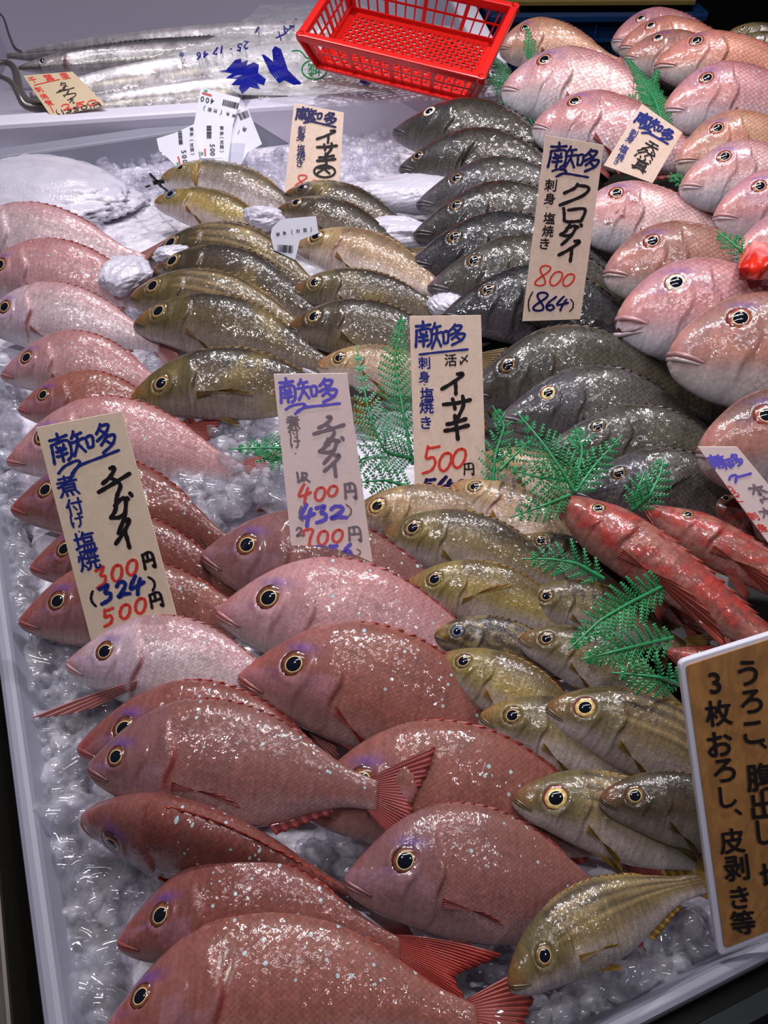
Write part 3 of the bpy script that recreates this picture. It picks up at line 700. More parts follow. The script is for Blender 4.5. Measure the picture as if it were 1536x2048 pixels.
    fin('dorsal_fin', G, zup, .003, np.arange(na) / 5.0, cf)
    if sp == 'cutlass': return root
    # tail
    Lc, fork, sp_ = Q['caud']; Lc *= tail[0]; fork *= tail[0]
    na = 49; s = np.linspace(-1, 1, na); nb = 8
    ln = fork + (Lc - fork) * np.abs(s) ** 1.4 - .012 * (np.arange(na) % 4 == 0)
    ang = s * math.radians(tail[1])
    G = np.zeros((na, nb, 3))
    for j, b in enumerate(np.linspace(0, 1, nb)):
        G[:, j, 0] = .965 + ln * b * np.cos(ang) * 1.0; G[:, j, 1] = s * .045 * dsc + ln * b * np.sin(ang) * 1.05
        G[:, j, 2] = .006 * np.sin(s * 5 + b * 3) * b
    fin('tail_fin', G, zup, .006, s * 12, (fc[None, None] * np.linspace(.85, 1.1, nb)[None, :, None] * np.ones((na, 1, 1))))
    # chest fin lying along the flank
    pa, pl = pect
    if pl > 0:
        bx, by = Q['xo'] + .012, -.055 * dsc
        na, nb = 25, 14; G = np.zeros((na, nb, 3)); s = np.linspace(0, 1, na); Lp = .25 * pl * (1.25 if sp == 'gurnard' else 1)
        a0 = math.radians(-pa)
        for i, si in enumerate(s):
            aa = a0 + (si - .5) * math.radians(9 if pa > 100 else 20); ll = Lp * (1 - .55 * si ** 1.2) * (1 - .04 * (i % 3 == 0))
            for j, b in enumerate(np.linspace(0, 1, nb)):
                px, py = bx + ll * b * math.cos(aa), by + (.5 - si) * .03 * dsc + ll * b * math.sin(aa)
                yy = np.clip(py, fb(px) * .97, ft(px) * .97)
                G[i, j] = (px, py, surf(px, yy) + .007 + .012 * b + .003 * math.sin(i * 1.1))
        fin('pectoral_fin', G, zup, .003, s * 9)
    # belly and anal fins
    for nm, xa0, xa1, hh, lean in (('pelvic_fin', .36, .43, .085, 1.6), ('anal_fin', .64, .85, .045, .8)):
        na = 25; xa = np.linspace(xa0, xa1, na); G = np.zeros((na, 4, 3)); t_ = np.linspace(0, 1, na)
        hg = hh * (1 - .6 * t_) * (1 - .25 * ((np.arange(na) % 4) / 4))
        for j, b in enumerate(np.linspace(0, 1, 4)):
            G[:, j, 0] = xa + b * hg * lean; G[:, j, 1] = fb(xa) + .008 - b * (hg * .55 + .008); G[:, j, 2] = .02 * (nm[0] == 'p') * (1 - b)
        fin(nm, G, zup, .003, np.arange(na) / 4.0)
    return root
def seed_f(r): return float(r.uniform(0, 6))
# ---------------------------------------------------------------- the place: dark hall, counter, trays
def line_x(a, b, c, d):                  # crossing of two ground lines
    a, b, c, d = [np.asarray(p, float)[:2] for p in (a, b, c, d)]
    r, s_ = b - a, d - c; t = ((c - a)[0] * s_[1] - (c - a)[1] * s_[0]) / (r[0] * s_[1] - r[1] * s_[0])
    return a + r * t
M['dark'] = simple('dark_hall', lin(12, 12, 14), .6)
M['floor'] = simple('wet_floor', lin(14, 13, 16), .35, noise=.5, nscale=60)
M['counter'] = simple('counter_steel', lin(52, 48, 48), .35, .6, noise=.2)
M['tray'] = simple('white_tray_plastic', lin(130, 131, 146), .5, noise=.04, nscale=8, coat=0)
M['foam'] = simple('white_foam', lin(212, 208, 224), .5, noise=.02, nscale=90, bump=.0006)
M['blackplastic'] = simple('black_plastic', lin(10, 9, 10), .4)
M['bluecrate'] = simple('blue_crate_plastic', lin(24, 62, 112), .4, noise=.05)
M['yellowcrate'] = simple('yellow_crate_plastic', lin(196, 168, 92), .45, noise=.06)
M['redplastic'] = simple('red_basket_plastic', lin(214, 26, 20), .32, coat=.25)
mb = MB(); mb.hexa([(-3, -1, -.9), (4, -1, -.9), (4, 5, -.9), (-3, 5, -.9), (-3, -1, -.85), (4, -1, -.85), (4, 5, -.85), (-3, 5, -.85)])
tag(mb.build('floor', M['floor']), kind='structure')
mb = MB(); mb.hexa([(-3, 4.5, -.85), (4, 4.5, -.85), (4, 4.6, -.85), (-3, 4.6, -.85), (-3, 4.5, 2.6), (4, 4.5, 2.6), (4, 4.6, 2.6), (-3, 4.6, 2.6)])
tag(mb.build('wall_back', M['dark']), kind='structure')

RZ = .040                                  # height of the tray rim
lo0, lo1 = at(0, 1424, RZ), at(81, 2048, RZ)        # outer line of the left rim
li0, li1 = at(10, 1212, RZ), at(128, 2048, RZ)      # inner line of the left rim
fi0, fi1 = at(1208, 2048, RZ), at(1536, 1881, RZ)   # inner line of the front rim
fo0, fo1 = at(1323, 2048, RZ), at(1536, 1941, RZ)   # outer line of the front rim
CI, CO = line_x(li0, li1, fi0, fi1), line_x(lo0, lo1, fo0, fo1)
U = unit(np.append((fi1 - fi0)[:2], 0)); W = unit(np.append((li0 - li1)[:2], 0))
def P3(p, z): return np.array([p[0], p[1], z])
LI, LO = CI + W[:2] * 1.45, CO + W[:2] * 1.5
FI, FO = CI + U[:2] * 1.55, CO + U[:2] * 1.6
RI, RO = FI + W[:2] * 1.45, FO + W[:2] * 1.5
tray = tag(empty('display_tray', loc=(0, 0, 0)), 'shallow white tray holding the fish and crushed ice, rim along the left and front', 'tray')
mb = MB(); IN = [CI, FI, RI, LI]; OUT = [CO, FO, RO, LO]
for k in range(4):
    a, b, c, d = IN[k], IN[(k + 1) % 4], OUT[(k + 1) % 4], OUT[k]
    cen = (CI + RI) / 2; ai, bi = a + unit(cen - a) * .035, b + unit(cen - b) * .035   # sloping inner wall
    mb.add([P3(a, RZ), P3(b, RZ), P3(c, RZ), P3(d, RZ), P3(c, -.05), P3(d, -.05), P3(ai, -.045), P3(bi, -.045)],
           [(3, 2, 1, 0), (2, 3, 5, 4), (0, 1, 7, 6)])
mb.build('rim', M['tray'], tray, bevel=.004)
mb = MB(); q = [CO, FO, RO, LO]
mb.hexa([P3(p, -.055) for p in q] + [P3(p, -.045) for p in q]); mb.build('tray_bottom', M['tray'], tray)
# counter below the tray
ctr = tag(empty('display_counter', loc=(0, 0, 0)), 'dark steel counter carrying the white fish tray', 'counter')
co = [CO - U[:2] * .004 - W[:2] * .012, FO - W[:2] * .012, RO, LO - U[:2] * .004]
mb = MB(); mb.hexa([P3(p, -.85) for p in co] + [P3(p, -.056) for p in co]); mb.build('body', M['blackplastic'], ctr)
mb = MB(); e0, e1 = co[0] - W[:2] * .006, co[1] - W[:2] * .006
mb.bar(P3(e0, -.03), P3(e1, -.03), .012, .05); mb.build('front_edge', simple('counter_edge', lin(44, 50, 54), .4, .3), ctr)
nb = tag(empty('neighbouring_counter', loc=(0, 0, 0)), 'brown grey edge of the next counter left of the tray', 'counter')
s0, s1 = at(-6, 1700, .0), at(24, 2048, .0)
d_ = unit(np.append((s1 - s0)[:2], 0)); nn = np.array([d_[1], -d_[0], 0]) ; nn = nn if nn[0] < 0 else -nn
a, b = s0 - d_ * .8, s1 + d_ * .3
mb = MB(); mb.hexa([a + nn * .25 + (0, 0, -.8), a + (0, 0, -.8), b + (0, 0, -.8), b + nn * .25 + (0, 0, -.8), a + nn * .25, a, b, b + nn * .25])
mb.build('top', simple('brown_steel', lin(74, 66, 64), .4, .4, noise=.2), nb, bevel=.003)

# ---------------------------------------------------------------- ice bed and crushed ice
def ice_mats():
    m, nt, p = new_mat('packed_ice'); N = NT(nt)
    tc = N.n('ShaderNodeTexCoord').outputs['Object']
    n1 = N.noise(tc, 60, 6, .65); n2 = N.noise(tc, 14, 3)
    N.put(p.inputs['Base Color'], N.mix(n2, tuple(lin(196, 192, 206)), tuple(lin(232, 228, 238))))
    p.inputs['Roughness'].default_value = .16; p.inputs['Coat Weight'].default_value = .7
    vo = N.n('ShaderNodeTexVoronoi', feature='SMOOTH_F1'); N.put(vo.inputs['Vector'], tc); vo.inputs['Scale'].default_value = 75
    b1 = N.bump(vo.outputs['Distance'], .8, .008); N.put(p.inputs['Normal'], N.bump(n1, .6, .004, b1))
    p.inputs['Subsurface Weight'].default_value = .0
    M['icebed'] = m
    m, nt, p = new_mat('clear_ice'); N = NT(nt)
    tc = N.n('ShaderNodeTexCoord').outputs['Object']
    n1 = N.noise(tc, 90, 4, .6)
    bm = N.bump(n1, .15, .001); N.put(p.inputs['Normal'], bm)
    for x in [q for q in nt.nodes if q.type == 'BSDF_PRINCIPLED']: nt.nodes.remove(x)
    tr = N.n('ShaderNodeBsdfTransparent'); tr.inputs[0].default_value = (.97, .97, 1, 1)
    rf = N.n('ShaderNodeBsdfRefraction'); rf.inputs['Color'].default_value = (.96, .96, 1, 1); rf.inputs['Roughness'].default_value = .03; rf.inputs['IOR'].default_value = 1.22
    gl = N.n('ShaderNodeBsdfGlossy'); gl.inputs['Color'].default_value = (1, 1, 1, 1); gl.inputs['Roughness'].default_value = .025
    df_ = N.n('ShaderNodeBsdfDiffuse'); df_.inputs['Color'].default_value = (.85, .84, .9, 1)
    for q in (rf, gl, df_): nt.links.new(bm, q.inputs['Normal'])
    lw = N.n('ShaderNodeLayerWeight'); lw.inputs[0].default_value = .35; nt.links.new(bm, lw.inputs['Normal'])
    def mixs(f, a_, b_):
        x = N.n('ShaderNodeMixShader'); N.put(x.inputs[0], f); nt.links.new(a_, x.inputs[1]); nt.links.new(b_, x.inputs[2]); return x.outputs[0]
    s1 = mixs(.14, tr.outputs[0], rf.outputs[0])
    s2 = mixs(N.ramp(N.noise(tc, 55, 3), .42, .75, .08, .36), s1, df_.outputs[0])
    s3 = mixs(N.ramp(lw.outputs['Facing'], .1, .9, .08, .36), s2, gl.outputs[0])
    nt.links.new(s3, nt.nodes['Material Output'].inputs[0])
    M['ice'] = m
    m, nt, p = new_mat('white_slush'); N = NT(nt)
    tc = N.n('ShaderNodeTexCoord').outputs['Object']
    n1 = N.noise(tc, 160, 5, .7); n2 = N.noise(tc, 30, 4)
    N.put(p.inputs['Base Color'], N.mix(n2, tuple(lin(184, 181, 196)), tuple(lin(212, 208, 222))))
    p.inputs['Roughness'].default_value = .3; p.inputs['Coat Weight'].default_value = .5; p.inputs['Subsurface Weight'].default_value = .4; p.inputs['Subsurface Radius'].default_value = (.01, .01, .012)
    vo = N.n('ShaderNodeTexVoronoi'); N.put(vo.inputs['Vector'], tc); vo.inputs['Scale'].default_value = 260
    b1 = N.bump(n2, .5, .004); b2 = N.bump(vo.outputs['Distance'], .35, .0012, b1); N.put(p.inputs['Normal'], N.bump(n1, .35, .001, b2))
    M['slush'] = m
ice_mats()
def hash_noise(x, y, seed=0):
    r = np.random.default_rng(seed); z = 0
    for k in range(14):
        f = 14 * 1.28 ** k; a = r.uniform(0, 6.28)
        z = z + np.sin((x * math.cos(a) + y * math.sin(a)) * f + r.uniform(0, 6.28)) / (1.2 ** k)
    return z / 5
gx, gy = np.meshgrid(np.linspace(-.95, 1.05, 300), np.linspace(.0, 1.55, 240), indexing='ij')
def side(p, a, b): return (b[0] - a[0]) * (p[1] - a[1]) - (b[1] - a[1]) * (p[0] - a[0])
cen = (CI + RI) / 2
def dist_in(a, b):                         # signed distance to an edge, positive inside
    s_ = side((gx, gy), a, b) / np.linalg.norm(b - a); return s_ if side(cen, a, b) > 0 else -s_
dl, df = dist_in(CI, LI), dist_in(CI, FI)
gz = -.006 + .006 * hash_noise(gx, gy, 3)
gz = gz + .016 * np.exp(-((dl - .05) / .04) ** 2)
edge_w = .016 + .006 * hash_noise(gx * 2, gy * 2, 5)
gz = np.where(dl < edge_w, -.04, gz); gz = np.where(df < .006, -.04, gz)
keep = (dl > -.0) & (df > -.0) & (gy < 1.62)
bnd = [at(*p, 0)[:2] for p in ((1010, 170), (900, 640), (980, 1000), (1390, 1690))]
bx = np.interp(gy, [bnd[3][1], bnd[2][1], bnd[1][1], bnd[0][1]], [bnd[3][0], bnd[2][0], bnd[1][0], bnd[0][0]])
gz = np.where((gx > bx) & (df > .16), -.04, gz)
ii = np.arange(gx.size).reshape(gx.shape)
q = np.stack([ii[:-1, :-1], ii[1:, :-1], ii[1:, 1:], ii[:-1, 1:]], -1).reshape(-1, 4)
q = q[keep.reshape(-1)[q].all(1)]
us = np.unique(q); rm = np.zeros(gx.size, int); rm[us] = np.arange(len(us))
tag(mesh_obj('ice_bed', np.stack([gx, gy, gz], -1).reshape(-1, 3)[us], rm[q], M['icebed']), 'packed crushed ice filling the white tray under the fish', 'ice', kind='stuff')
mb = MB(); dk = [bnd[0], bnd[1], bnd[2], bnd[3], np.array([.9, .5]), np.array([1.05, 1.5]), np.array([.4, 1.75])]
dz_ = [-.03, -.03, -.03, -.03, .0, .06, .05]; dc = np.array([.62, 1.1])  # dark bed added for the shaded gaps between fish, raised to carry the pile
mb.add([P3(p, -.04) for p in dk] + [P3(p, z) for p, z in zip(dk, dz_)] + [P3(dc, .045)], [(7 + i, 7 + (i + 1) % 7, 14) for i in range(7)] + [tuple(range(7))[::-1]] + [(i, (i + 1) % 7, 7 + (i + 1) % 7, 7 + i) for i in range(7)])
tag(mb.build('shade_infill', M['blackplastic']), 'added dark liner under the bream pile on the right', 'infill')
# loose clear pieces
def ico(sub):
    import bmesh
    bm = bmesh.new(); bmesh.ops.create_icosphere(bm, subdivisions=sub, radius=1)
    V = np.array([v.co[:] for v in bm.verts]); Fc = np.array([[v.index for v in f.verts] for f in bm.faces]); bm.free(); return V, Fc
ICO1, ICO2, ICO4 = ico(1), ico(2), ico(5)
def in_poly(p, poly):
    c = False; j = len(poly) - 1
    for i in range(len(poly)):
        a, b = poly[i], poly[j]
        if (a[1] > p[1]) != (b[1] > p[1]) and p[0] < (b[0] - a[0]) * (p[1] - a[1]) / (b[1] - a[1]) + a[0]: c = not c
        j = i
    return c
ICE_ZONES = [  # outline, pieces, height, size in metres
 ([(45, 1255), (70, 1220), (200, 1290), (330, 1390), (170, 1500), (170, 1590), (200, 1700), (340, 1730), (240, 1860), (225, 2048), (172, 2048), (130, 1800), (95, 1600)], 620, .008, .0078),
 ([(240, 590), (330, 640), (290, 760), (330, 830), (540, 835), (600, 990), (480, 1010), (420, 1080), (340, 960), (480, 960), (350, 790), (300, 700)], 300, .022, .0075),
 ([(150, 290), (600, 300), (790, 240), (810, 330), (700, 380), (560, 470), (480, 460), (300, 380), (200, 450), (300, 520), (260, 560), (150, 420)], 900, .003, .006),
 ([(1140, 1995), (1400, 1790), (1425, 1885), (1210, 2035), (1100, 2047), (760, 2047), (1010, 2000)], 420, .008, .0055),
 ([(-5, 690), (45, 750), (35, 830), (20, 930), (50, 1020), (60, 1180), (40, 1290), (-5, 1250)], 260, .012, .007),
 ([(600, 1690), (740, 1650), (720, 1780), (640, 1760)], 60, .004, .006),
 ([(830, 1905), (1045, 1890), (1020, 1950), (900, 1945)], 80, .006, .005),
 ([(40, 1130), (75, 1120), (45, 1260), (-5, 1280), (-5, 1150)], 60, .01, .007),
]
rg = np.random.default_rng(5); VV, FF, nb_ = [], [], 0
for poly, cnt, hz, sz in ICE_ZONES:
    xs_, ys_ = [p[0] for p in poly], [p[1] for p in poly]; k = 0
    while k < cnt:
        p = (rg.uniform(min(xs_), max(xs_)), rg.uniform(min(ys_), max(ys_)))
        if not in_poly(p, poly): continue
        k += 1
        V, Fc = ICO2; s_ = sz * rg.lognormal(0, .35) * np.array([1.3, .95, .7]) * rg.uniform(.7, 1.2, 3)
        w = V * (1 + .22 * np.sin(V @ rg.normal(0, 2.6, (3, 3)) + rg.uniform(0, 6, 3)).sum(1, keepdims=True) / 1.5)
        w = np.sign(w) * np.abs(w) ** .75 * s_
        R = np.array(Matrix.Rotation(rg.uniform(0, 6.28), 3, Vector(rg.normal(0, 1, 3)).normalized()))
        w = w @ R.T + at(p[0], p[1], hz + rg.uniform(-.008, .008))
        VV.append(w); FF.append(Fc + nb_); nb_ += len(V)
tag(mesh_obj('crushed_ice', np.concatenate(VV), np.concatenate(FF), M['ice']), 'loose glassy pieces of crushed ice along the tray edge and between fish', 'ice', kind='stuff')
def lump(name, c, r, mat, label, seed, amp=.16, rot=0):
    V, Fc = ICO4; rr = np.random.default_rng(seed)
    n = sum(np.sin(V @ rr.normal(0, 1.7 * 1.45 ** k, 3) + rr.uniform(0, 6)) * .72 ** k for k in range(12)) + .14 * sum(np.sin(V @ rr.normal(0, 26, 3) + rr.uniform(0, 6)) for k in range(8)) / 2
    w = V * (1 + amp * n / 1.6)[:, None]
    w = w * np.asarray(r)
    cr, sr = math.cos(rot), math.sin(rot); w = w @ np.array([[cr, sr, 0], [-sr, cr, 0], [0, 0, 1]])
    o = mesh_obj(name, w, Fc, mat, loc=tuple(c)); tag(o, label, 'ice', 'lumps of ice'); return o
lump('slush_mound', at(95, 395, .0), (.20, .10, .040), M['slush'], 'broad white slush mound in front of the foam box on the left', 1, .2, -.25)
lump('slush_clump', at(822, 388, .045), (.093, .040, .026), M['slush'], 'larger white slush clump lying against the black sea breams', 2, .14)
lump('slush_clump', at(788, 470, .04), (.062, .030, .022), M['slush'], 'smaller white slush clump below the larger one, above the grunts', 3, .15)
lump('ice_lump', at(252, 552, .05), (.036, .034, .02), M['slush'], 'grainy ice lump on the tails of the pink breams at left', 4, .2)
lump('ice_lump', at(526, 436, .05), (.030, .022, .016), M['slush'], 'small round ice lump between two yellow and dark grunts', 5, .2)
lump('ice_lump', at(342, 508, .066), (.024, .015, .010), M['slush'], 'ice lump sitting on the head of the dark curved grunt', 6, .2)
lump('ice_lump', at(890, 610, .05), (.022, .016, .012), M['slush'], 'tiny ice lump under the chins of two black sea breams', 7, .2)

# ---------------------------------------------------------------- foam box with cutlassfish, crates behind
BZ = .062
b0, b1 = at(12, 248, BZ)[:2], at(935, 187, BZ)[:2]; bu = unit(b1 - b0); bv = np.array([-bu[1], bu[0]])
BFL, BFR = b0 - bu * .16, b0 + bu * ((.275 - b0[0]) / bu[0])
dep = .72
def bxp(s_, t_, z): p = BFL + bu * s_ + bv * t_; return np.array([p[0], p[1], z])
bw = np.linalg.norm(BFR - BFL); th_ = .052
box = tag(empty('foam_box', loc=tuple(bxp(bw / 2, dep / 2, -.04))), 'white foam box at the back holding silver cutlassfish', 'box')
inv = np.array(box.location)
def bwall(name, s0, s1, t0, t1, z0, z1, z1b=None):
    mb = MB(); z1b = z1 if z1b is None else z1b
    mb.hexa([bxp(s0, t0, z0) - inv, bxp(s1, t0, z0) - inv, bxp(s1, t1, z0) - inv, bxp(s0, t1, z0) - inv,
             bxp(s0, t0, z1) - inv, bxp(s1, t0, z1) - inv, bxp(s1, t1, z1b) - inv, bxp(s0, t1, z1b) - inv])
    return mb.build(name, M['foam'], box, bevel=.008)
bwall('front_wall', 0, bw, 0, th_, -.12, BZ)
bwall('back_wall', 0, bw, dep, dep + th_, -.12, .24)
bwall('right_wall', bw - th_, bw, th_, dep, -.12, BZ, .16)
bwall('left_wall', 0, th_ * .35, th_, dep, -.12, BZ, .10)
bwall('bottom', th_ * .35, bw - th_, th_, dep, -.12, -.035)
def crate(name, c, size, yaw, mat, label, slots):
    root = tag(empty(name, loc=c), label, 'crate'); root.rotation_euler = (0, 0, yaw)
    w, d, h = size; t = .008
    for nm, x0, x1, y0, y1 in (('front_panel', -w/2, w/2, -d/2, -d/2 + t), ('back_panel', -w/2, w/2, d/2 - t, d/2), ('side_panel', -w/2, -w/2 + t, -d/2 + t, d/2 - t), ('side_panel', w/2 - t, w/2, -d/2 + t, d/2 - t)):
        mb = MB()
        def bx_(a0, a1, b0_, b1_, z0, z1): mb.hexa([(a0, b0_, z0), (a1, b0_, z0), (a1, b1_, z0), (a0, b1_, z0), (a0, b0_, z1), (a1, b0_, z1), (a1, b1_, z1), (a0, b1_, z1)])
        if nm == 'front_panel' and slots:
            s0, s1 = slots; bx_(x0, x1, y0, y1, 0, s0); bx_(x0, x1, y0, y1, s1, h); n = 46
            for k in range(n + 1):
                cx = x0 + (x1 - x0) * k / n; ww = .0035 if (k % 12) else .022
                bx_(max(x0, cx - ww), min(x1, cx + ww), y0, y1, s0, s1)
        else: bx_(x0, x1, y0, y1, 0, h)
        mb.build(nm, mat, root)
    mb = MB()
    for a, b in (((-w/2 - .012, -d/2 - .006, h), (w/2 + .012, -d/2 - .006, h)), ((-w/2 - .012, d/2 + .006, h), (w/2 + .012, d/2 + .006, h)), ((-w/2 - .006, -d/2, h), (-w/2 - .006, d/2, h)), ((w/2 + .006, -d/2, h), (w/2 + .006, d/2, h))):
        mb.bar(a, b, .03, .016)
    mb.build('rim', mat, root, bevel=.003)
    mb = MB()
    mb.bar((-w/2, -d/2 - .006, h - .05), (w/2, -d/2 - .006, h - .05), .014, .006)
    for k in range(9): x = -w/2 + w * (k + .0) / 8; mb.bar((x, -d/2 - .005, h - .05), (x, -d/2 - .005, h), .006, .012, (0, 1, 0))
    mb.build('rib', mat, root)
    mb = MB(); mb.hexa([(-w/2, -d/2, 0), (w/2, -d/2, 0), (w/2, d/2, 0), (-w/2, d/2, 0), (-w/2, -d/2, .008), (w/2, -d/2, .008), (w/2, d/2, .008), (-w/2, d/2, .008)]); mb.build('base', mat, root)
    return root
cb = at(1195, 38, .030)
crate('stacking_crate', (cb[0] + .0, cb[1] + .20, -.27), (.52, .36, .30), math.radians(1), M['bluecrate'], 'blue plastic crate behind the red breams', (.12, .235))
crate('stacking_crate', (cb[0] + .0, cb[1] + .22, .047), (.50, .34, .16), math.radians(1), M['yellowcrate'], 'yellow plastic crate stacked on the blue crate', (.012, .05))
mb = MB(); mb.hexa([(-.3, cb[1] - .05, -.85), (1.6, cb[1] - .05, -.85), (1.6, cb[1] + .6, -.85), (-.3, cb[1] + .6, -.85), (-.3, cb[1] - .05, -.275), (1.6, cb[1] - .05, -.275), (1.6, cb[1] + .6, -.275), (-.3, cb[1] + .6, -.275)])
tag(mb.build('crate_stand', M['blackplastic']), 'low black stand under the crates at the back', 'stand')
# ---------------------------------------------------------------- the fish
def many(sp, rows, **common):
    for r in rows:
        kw = dict(common); kw.update(r[5] if len(r) > 5 else {})
        fish(sp, r[0], r[1], r[2][0], r[2][1], r[3], r[4], **kw)
# crimson breams, left column, back to front
G1 = 'crimson sea bream in the left column'
many('chidai', [
 ((-85, 480), (290, 528), (.045, .03), 'pale', 'pale silver pink sea bream at the top of the left column, beside the snow mound', dict(tau=46, bend=.02)),
 ((-48, 562), (320, 600), (.045, .03), 'pink', 'reddish sea bream second from the top of the left column, eye at the photo edge', dict(tau=45, bend=.05)),
 ((-38, 643), (320, 690), (.045, .03), 'pale', 'pale sea bream with red gill slit in the left column, beside an ice lump', dict(tau=44, bend=.05, gill=.8)),
 ((4, 748), (352, 800), (.043, .025), 'pink', 'blotchy pink sea bream, snout beside melting ice, tail half buried in ice', dict(tau=43, bend=.09)),
 ((38, 816), (375, 872), (.043, .025), 'red', 'small reddish sea bream just above the topmost fish behind the 300 yen sign', dict(tau=42, bend=.07)),
 ((16, 920), (488, 952), (.042, .02), 'pink', 'sea bream behind the 300 yen sign top, tail reaching the grey 400 yen sign', dict(tau=41, bend=.09, gill=.3)),
 ((25, 1014), (470, 1105), (.042, .02), 'deep', 'deep red sea bream, second fish behind the 300 yen sign, eye left of it', dict(tau=40, bend=.09)),
 ((62, 1132), (500, 1200), (.042, .02), 'deep', 'deep red sea bream, third fish behind the 300 yen sign, eye touching its edge', dict(tau=40, bend=.09)),
 ((40, 1240), (540, 1262), (.042, .02), 'red', 'sea bream behind the lower 300 yen sign, brown red jaw open over the ice', dict(tau=38, bend=.06)),
 ((135, 1325), (620, 1440), (.050, .03), 'pale', 'shiny silver pink sea bream below the 300 yen sign with long chest fin', dict(tau=36, bend=.06, gill=.75, pect=(152, 1.75))),
], group=G1)
G2 = 'large crimson sea bream in the middle'
many('chidai', [
 ((405, 1108), (960, 1250), (.055, .03), 'mauve', 'dark mauve sea bream right behind the grey 400 yen sign foot', dict(tau=38, bend=.03, lat=-.2)),
 ((435, 1220), (1040, 1378), (.060, .03), 'pink', 'large rosy sea bream with golden eye just below the 400 yen sign', dict(tau=36, bend=.05, lat=-.2)),
 ((480, 1350), (1100, 1530), (.060, .03), 'red', 'large brick red sea bream with bulging dark eye, right of the silver pink bream', dict(tau=34, bend=.055, pect=(35, .8), lat=-.2)),
 ((158, 1492), (720, 1590), (.040, .02), 'deep', 'dark red sea bream mostly hidden behind the whole spotted bream', dict(tau=34, bend=.08)),
 ((600, 1605), (1290, 1720), (.050, .03), 'red', 'broad red sea bream whose eye peeps over the whole spotted bream tail', dict(tau=32, bend=.08, lat=-.2)),
 ((178, 1532), (755, 1592), (.075, .075), 'mauve', 'whole blue spotted sea bream with red tail lying across its neighbours', dict(tau=26, bend=.035, dsc=1.05, gill=.8, eye=(.112, .030, .036), pect=(6, 1.0))),
 ((165, 1630), (745, 1815), (.050, .035), 'deep', 'dark red sea bream lying belly down, back fin ridge towards the viewer', dict(tau=30, roll=52, bend=.03, wsc=1.15)),
 ((237, 1880), (800, 1905), (.048, .055), 'deep', 'long dark red sea bream with spread tail, second from the front edge', dict(tau=24, bend=.08, pect=(20, .7), tail=(1.5, 16))),
 ((690, 1757), (1262, 1840), (.072, .045), 'mauve', 'large mauve sea bream with blue spots and copper eye, front centre', dict(tau=26, bend=.055, eye=(.185, .062, .045), pect=(8, .9), lat=-.12, tail=(.5, 16), dsc=1.12)),
 ((205, 2068), (955, 2050), (.055, .045), 'red', 'frontmost red sea bream with white graze and rows of pale spots', dict(tau=16, bend=.075, gill=.6, eye=(.10, .062, .03), marks=('graze',))),
], group=G2)
G3 = 'grunt fish in the upper group'
many('isaki', [
 ((325, 354), (620, 432), (.035, .02), 'silver', 'silvery grunt fish with raised yellow fin beneath the white price labels', dict(tau=40, bend=.03, eye=(.135, .045, .03), pect=(-118, .62))),
 ((311, 402), (560, 470), (.040, .025), 'yellow', 'yellow olive grunt fish with blue eye above the darkest curved grunt', dict(tau=36, bend=.04, erow='blue')),
 ((297, 518), (655, 610), (.040, .025), 'dark', 'dark grunt fish with an ice lump over its eye', dict(tau=44, bend=.13, marks=('stripes',))),
 ((303, 545), (655, 655), (.046, .03), 'dark', 'dark shiny grunt fish second below the one with ice on its head', dict(tau=44, bend=.09)),
 ((262, 594), (640, 690), (.050, .035), 'umber', 'olive grunt fish with pale chin poking out left above the wide eyed grunt', dict(tau=42, bend=.07, marks=('stripes',))),
 ((270, 646), (665, 742), (.052, .035), 'umber', 'olive grunt fish with wide dark eye right behind the three spotted grunt', dict(tau=40, bend=.075)),
 ((262, 800), (715, 812), (.058, .04), 'umber', 'big dark grunt fish with three black blots and yellow chest fin', dict(tau=38, bend=.085, dsc=1.06, marks=('blots',), pect=(-4, 1.0), eye=(.142, .022, .040), lat=-.25, tail=(.8, 24))),
 ((570, 388), (830, 470), (.046, .03), 'dark', 'dark grunt fish lying against the small 800 yen sign foot', dict(tau=34, bend=.05, erow='dark')),
 ((557, 418), (820, 515), (.055, .035), 'dark', 'dark grunt fish with gold cheek touching a torn white label', dict(tau=36, bend=.05)),
 ((590, 488), (905, 600), (.055, .035), 'pale', 'coppery pale grunt fish with red chest below the torn white label', dict(tau=38, bend=.06, gill=.5)),
 ((586, 582), (910, 640), (.056, .035), 'umber', 'slim olive grunt fish with orange rimmed eye over the dark brown grunt', dict(tau=40, bend=.05)),
 ((578, 655), (945, 735), (.060, .04), 'dark', 'dark brown grunt fish with blunt head facing the three spotted grunt', dict(tau=38, bend=.07, dsc=1.08)),
 ((636, 730), (940, 790), (.050, .03), 'pale', 'pale tan grunt fish half hidden by the tall green fern leaves', dict(tau=38, bend=.05)),
], group=G3)
G4 = 'grunt fish in the lower group'
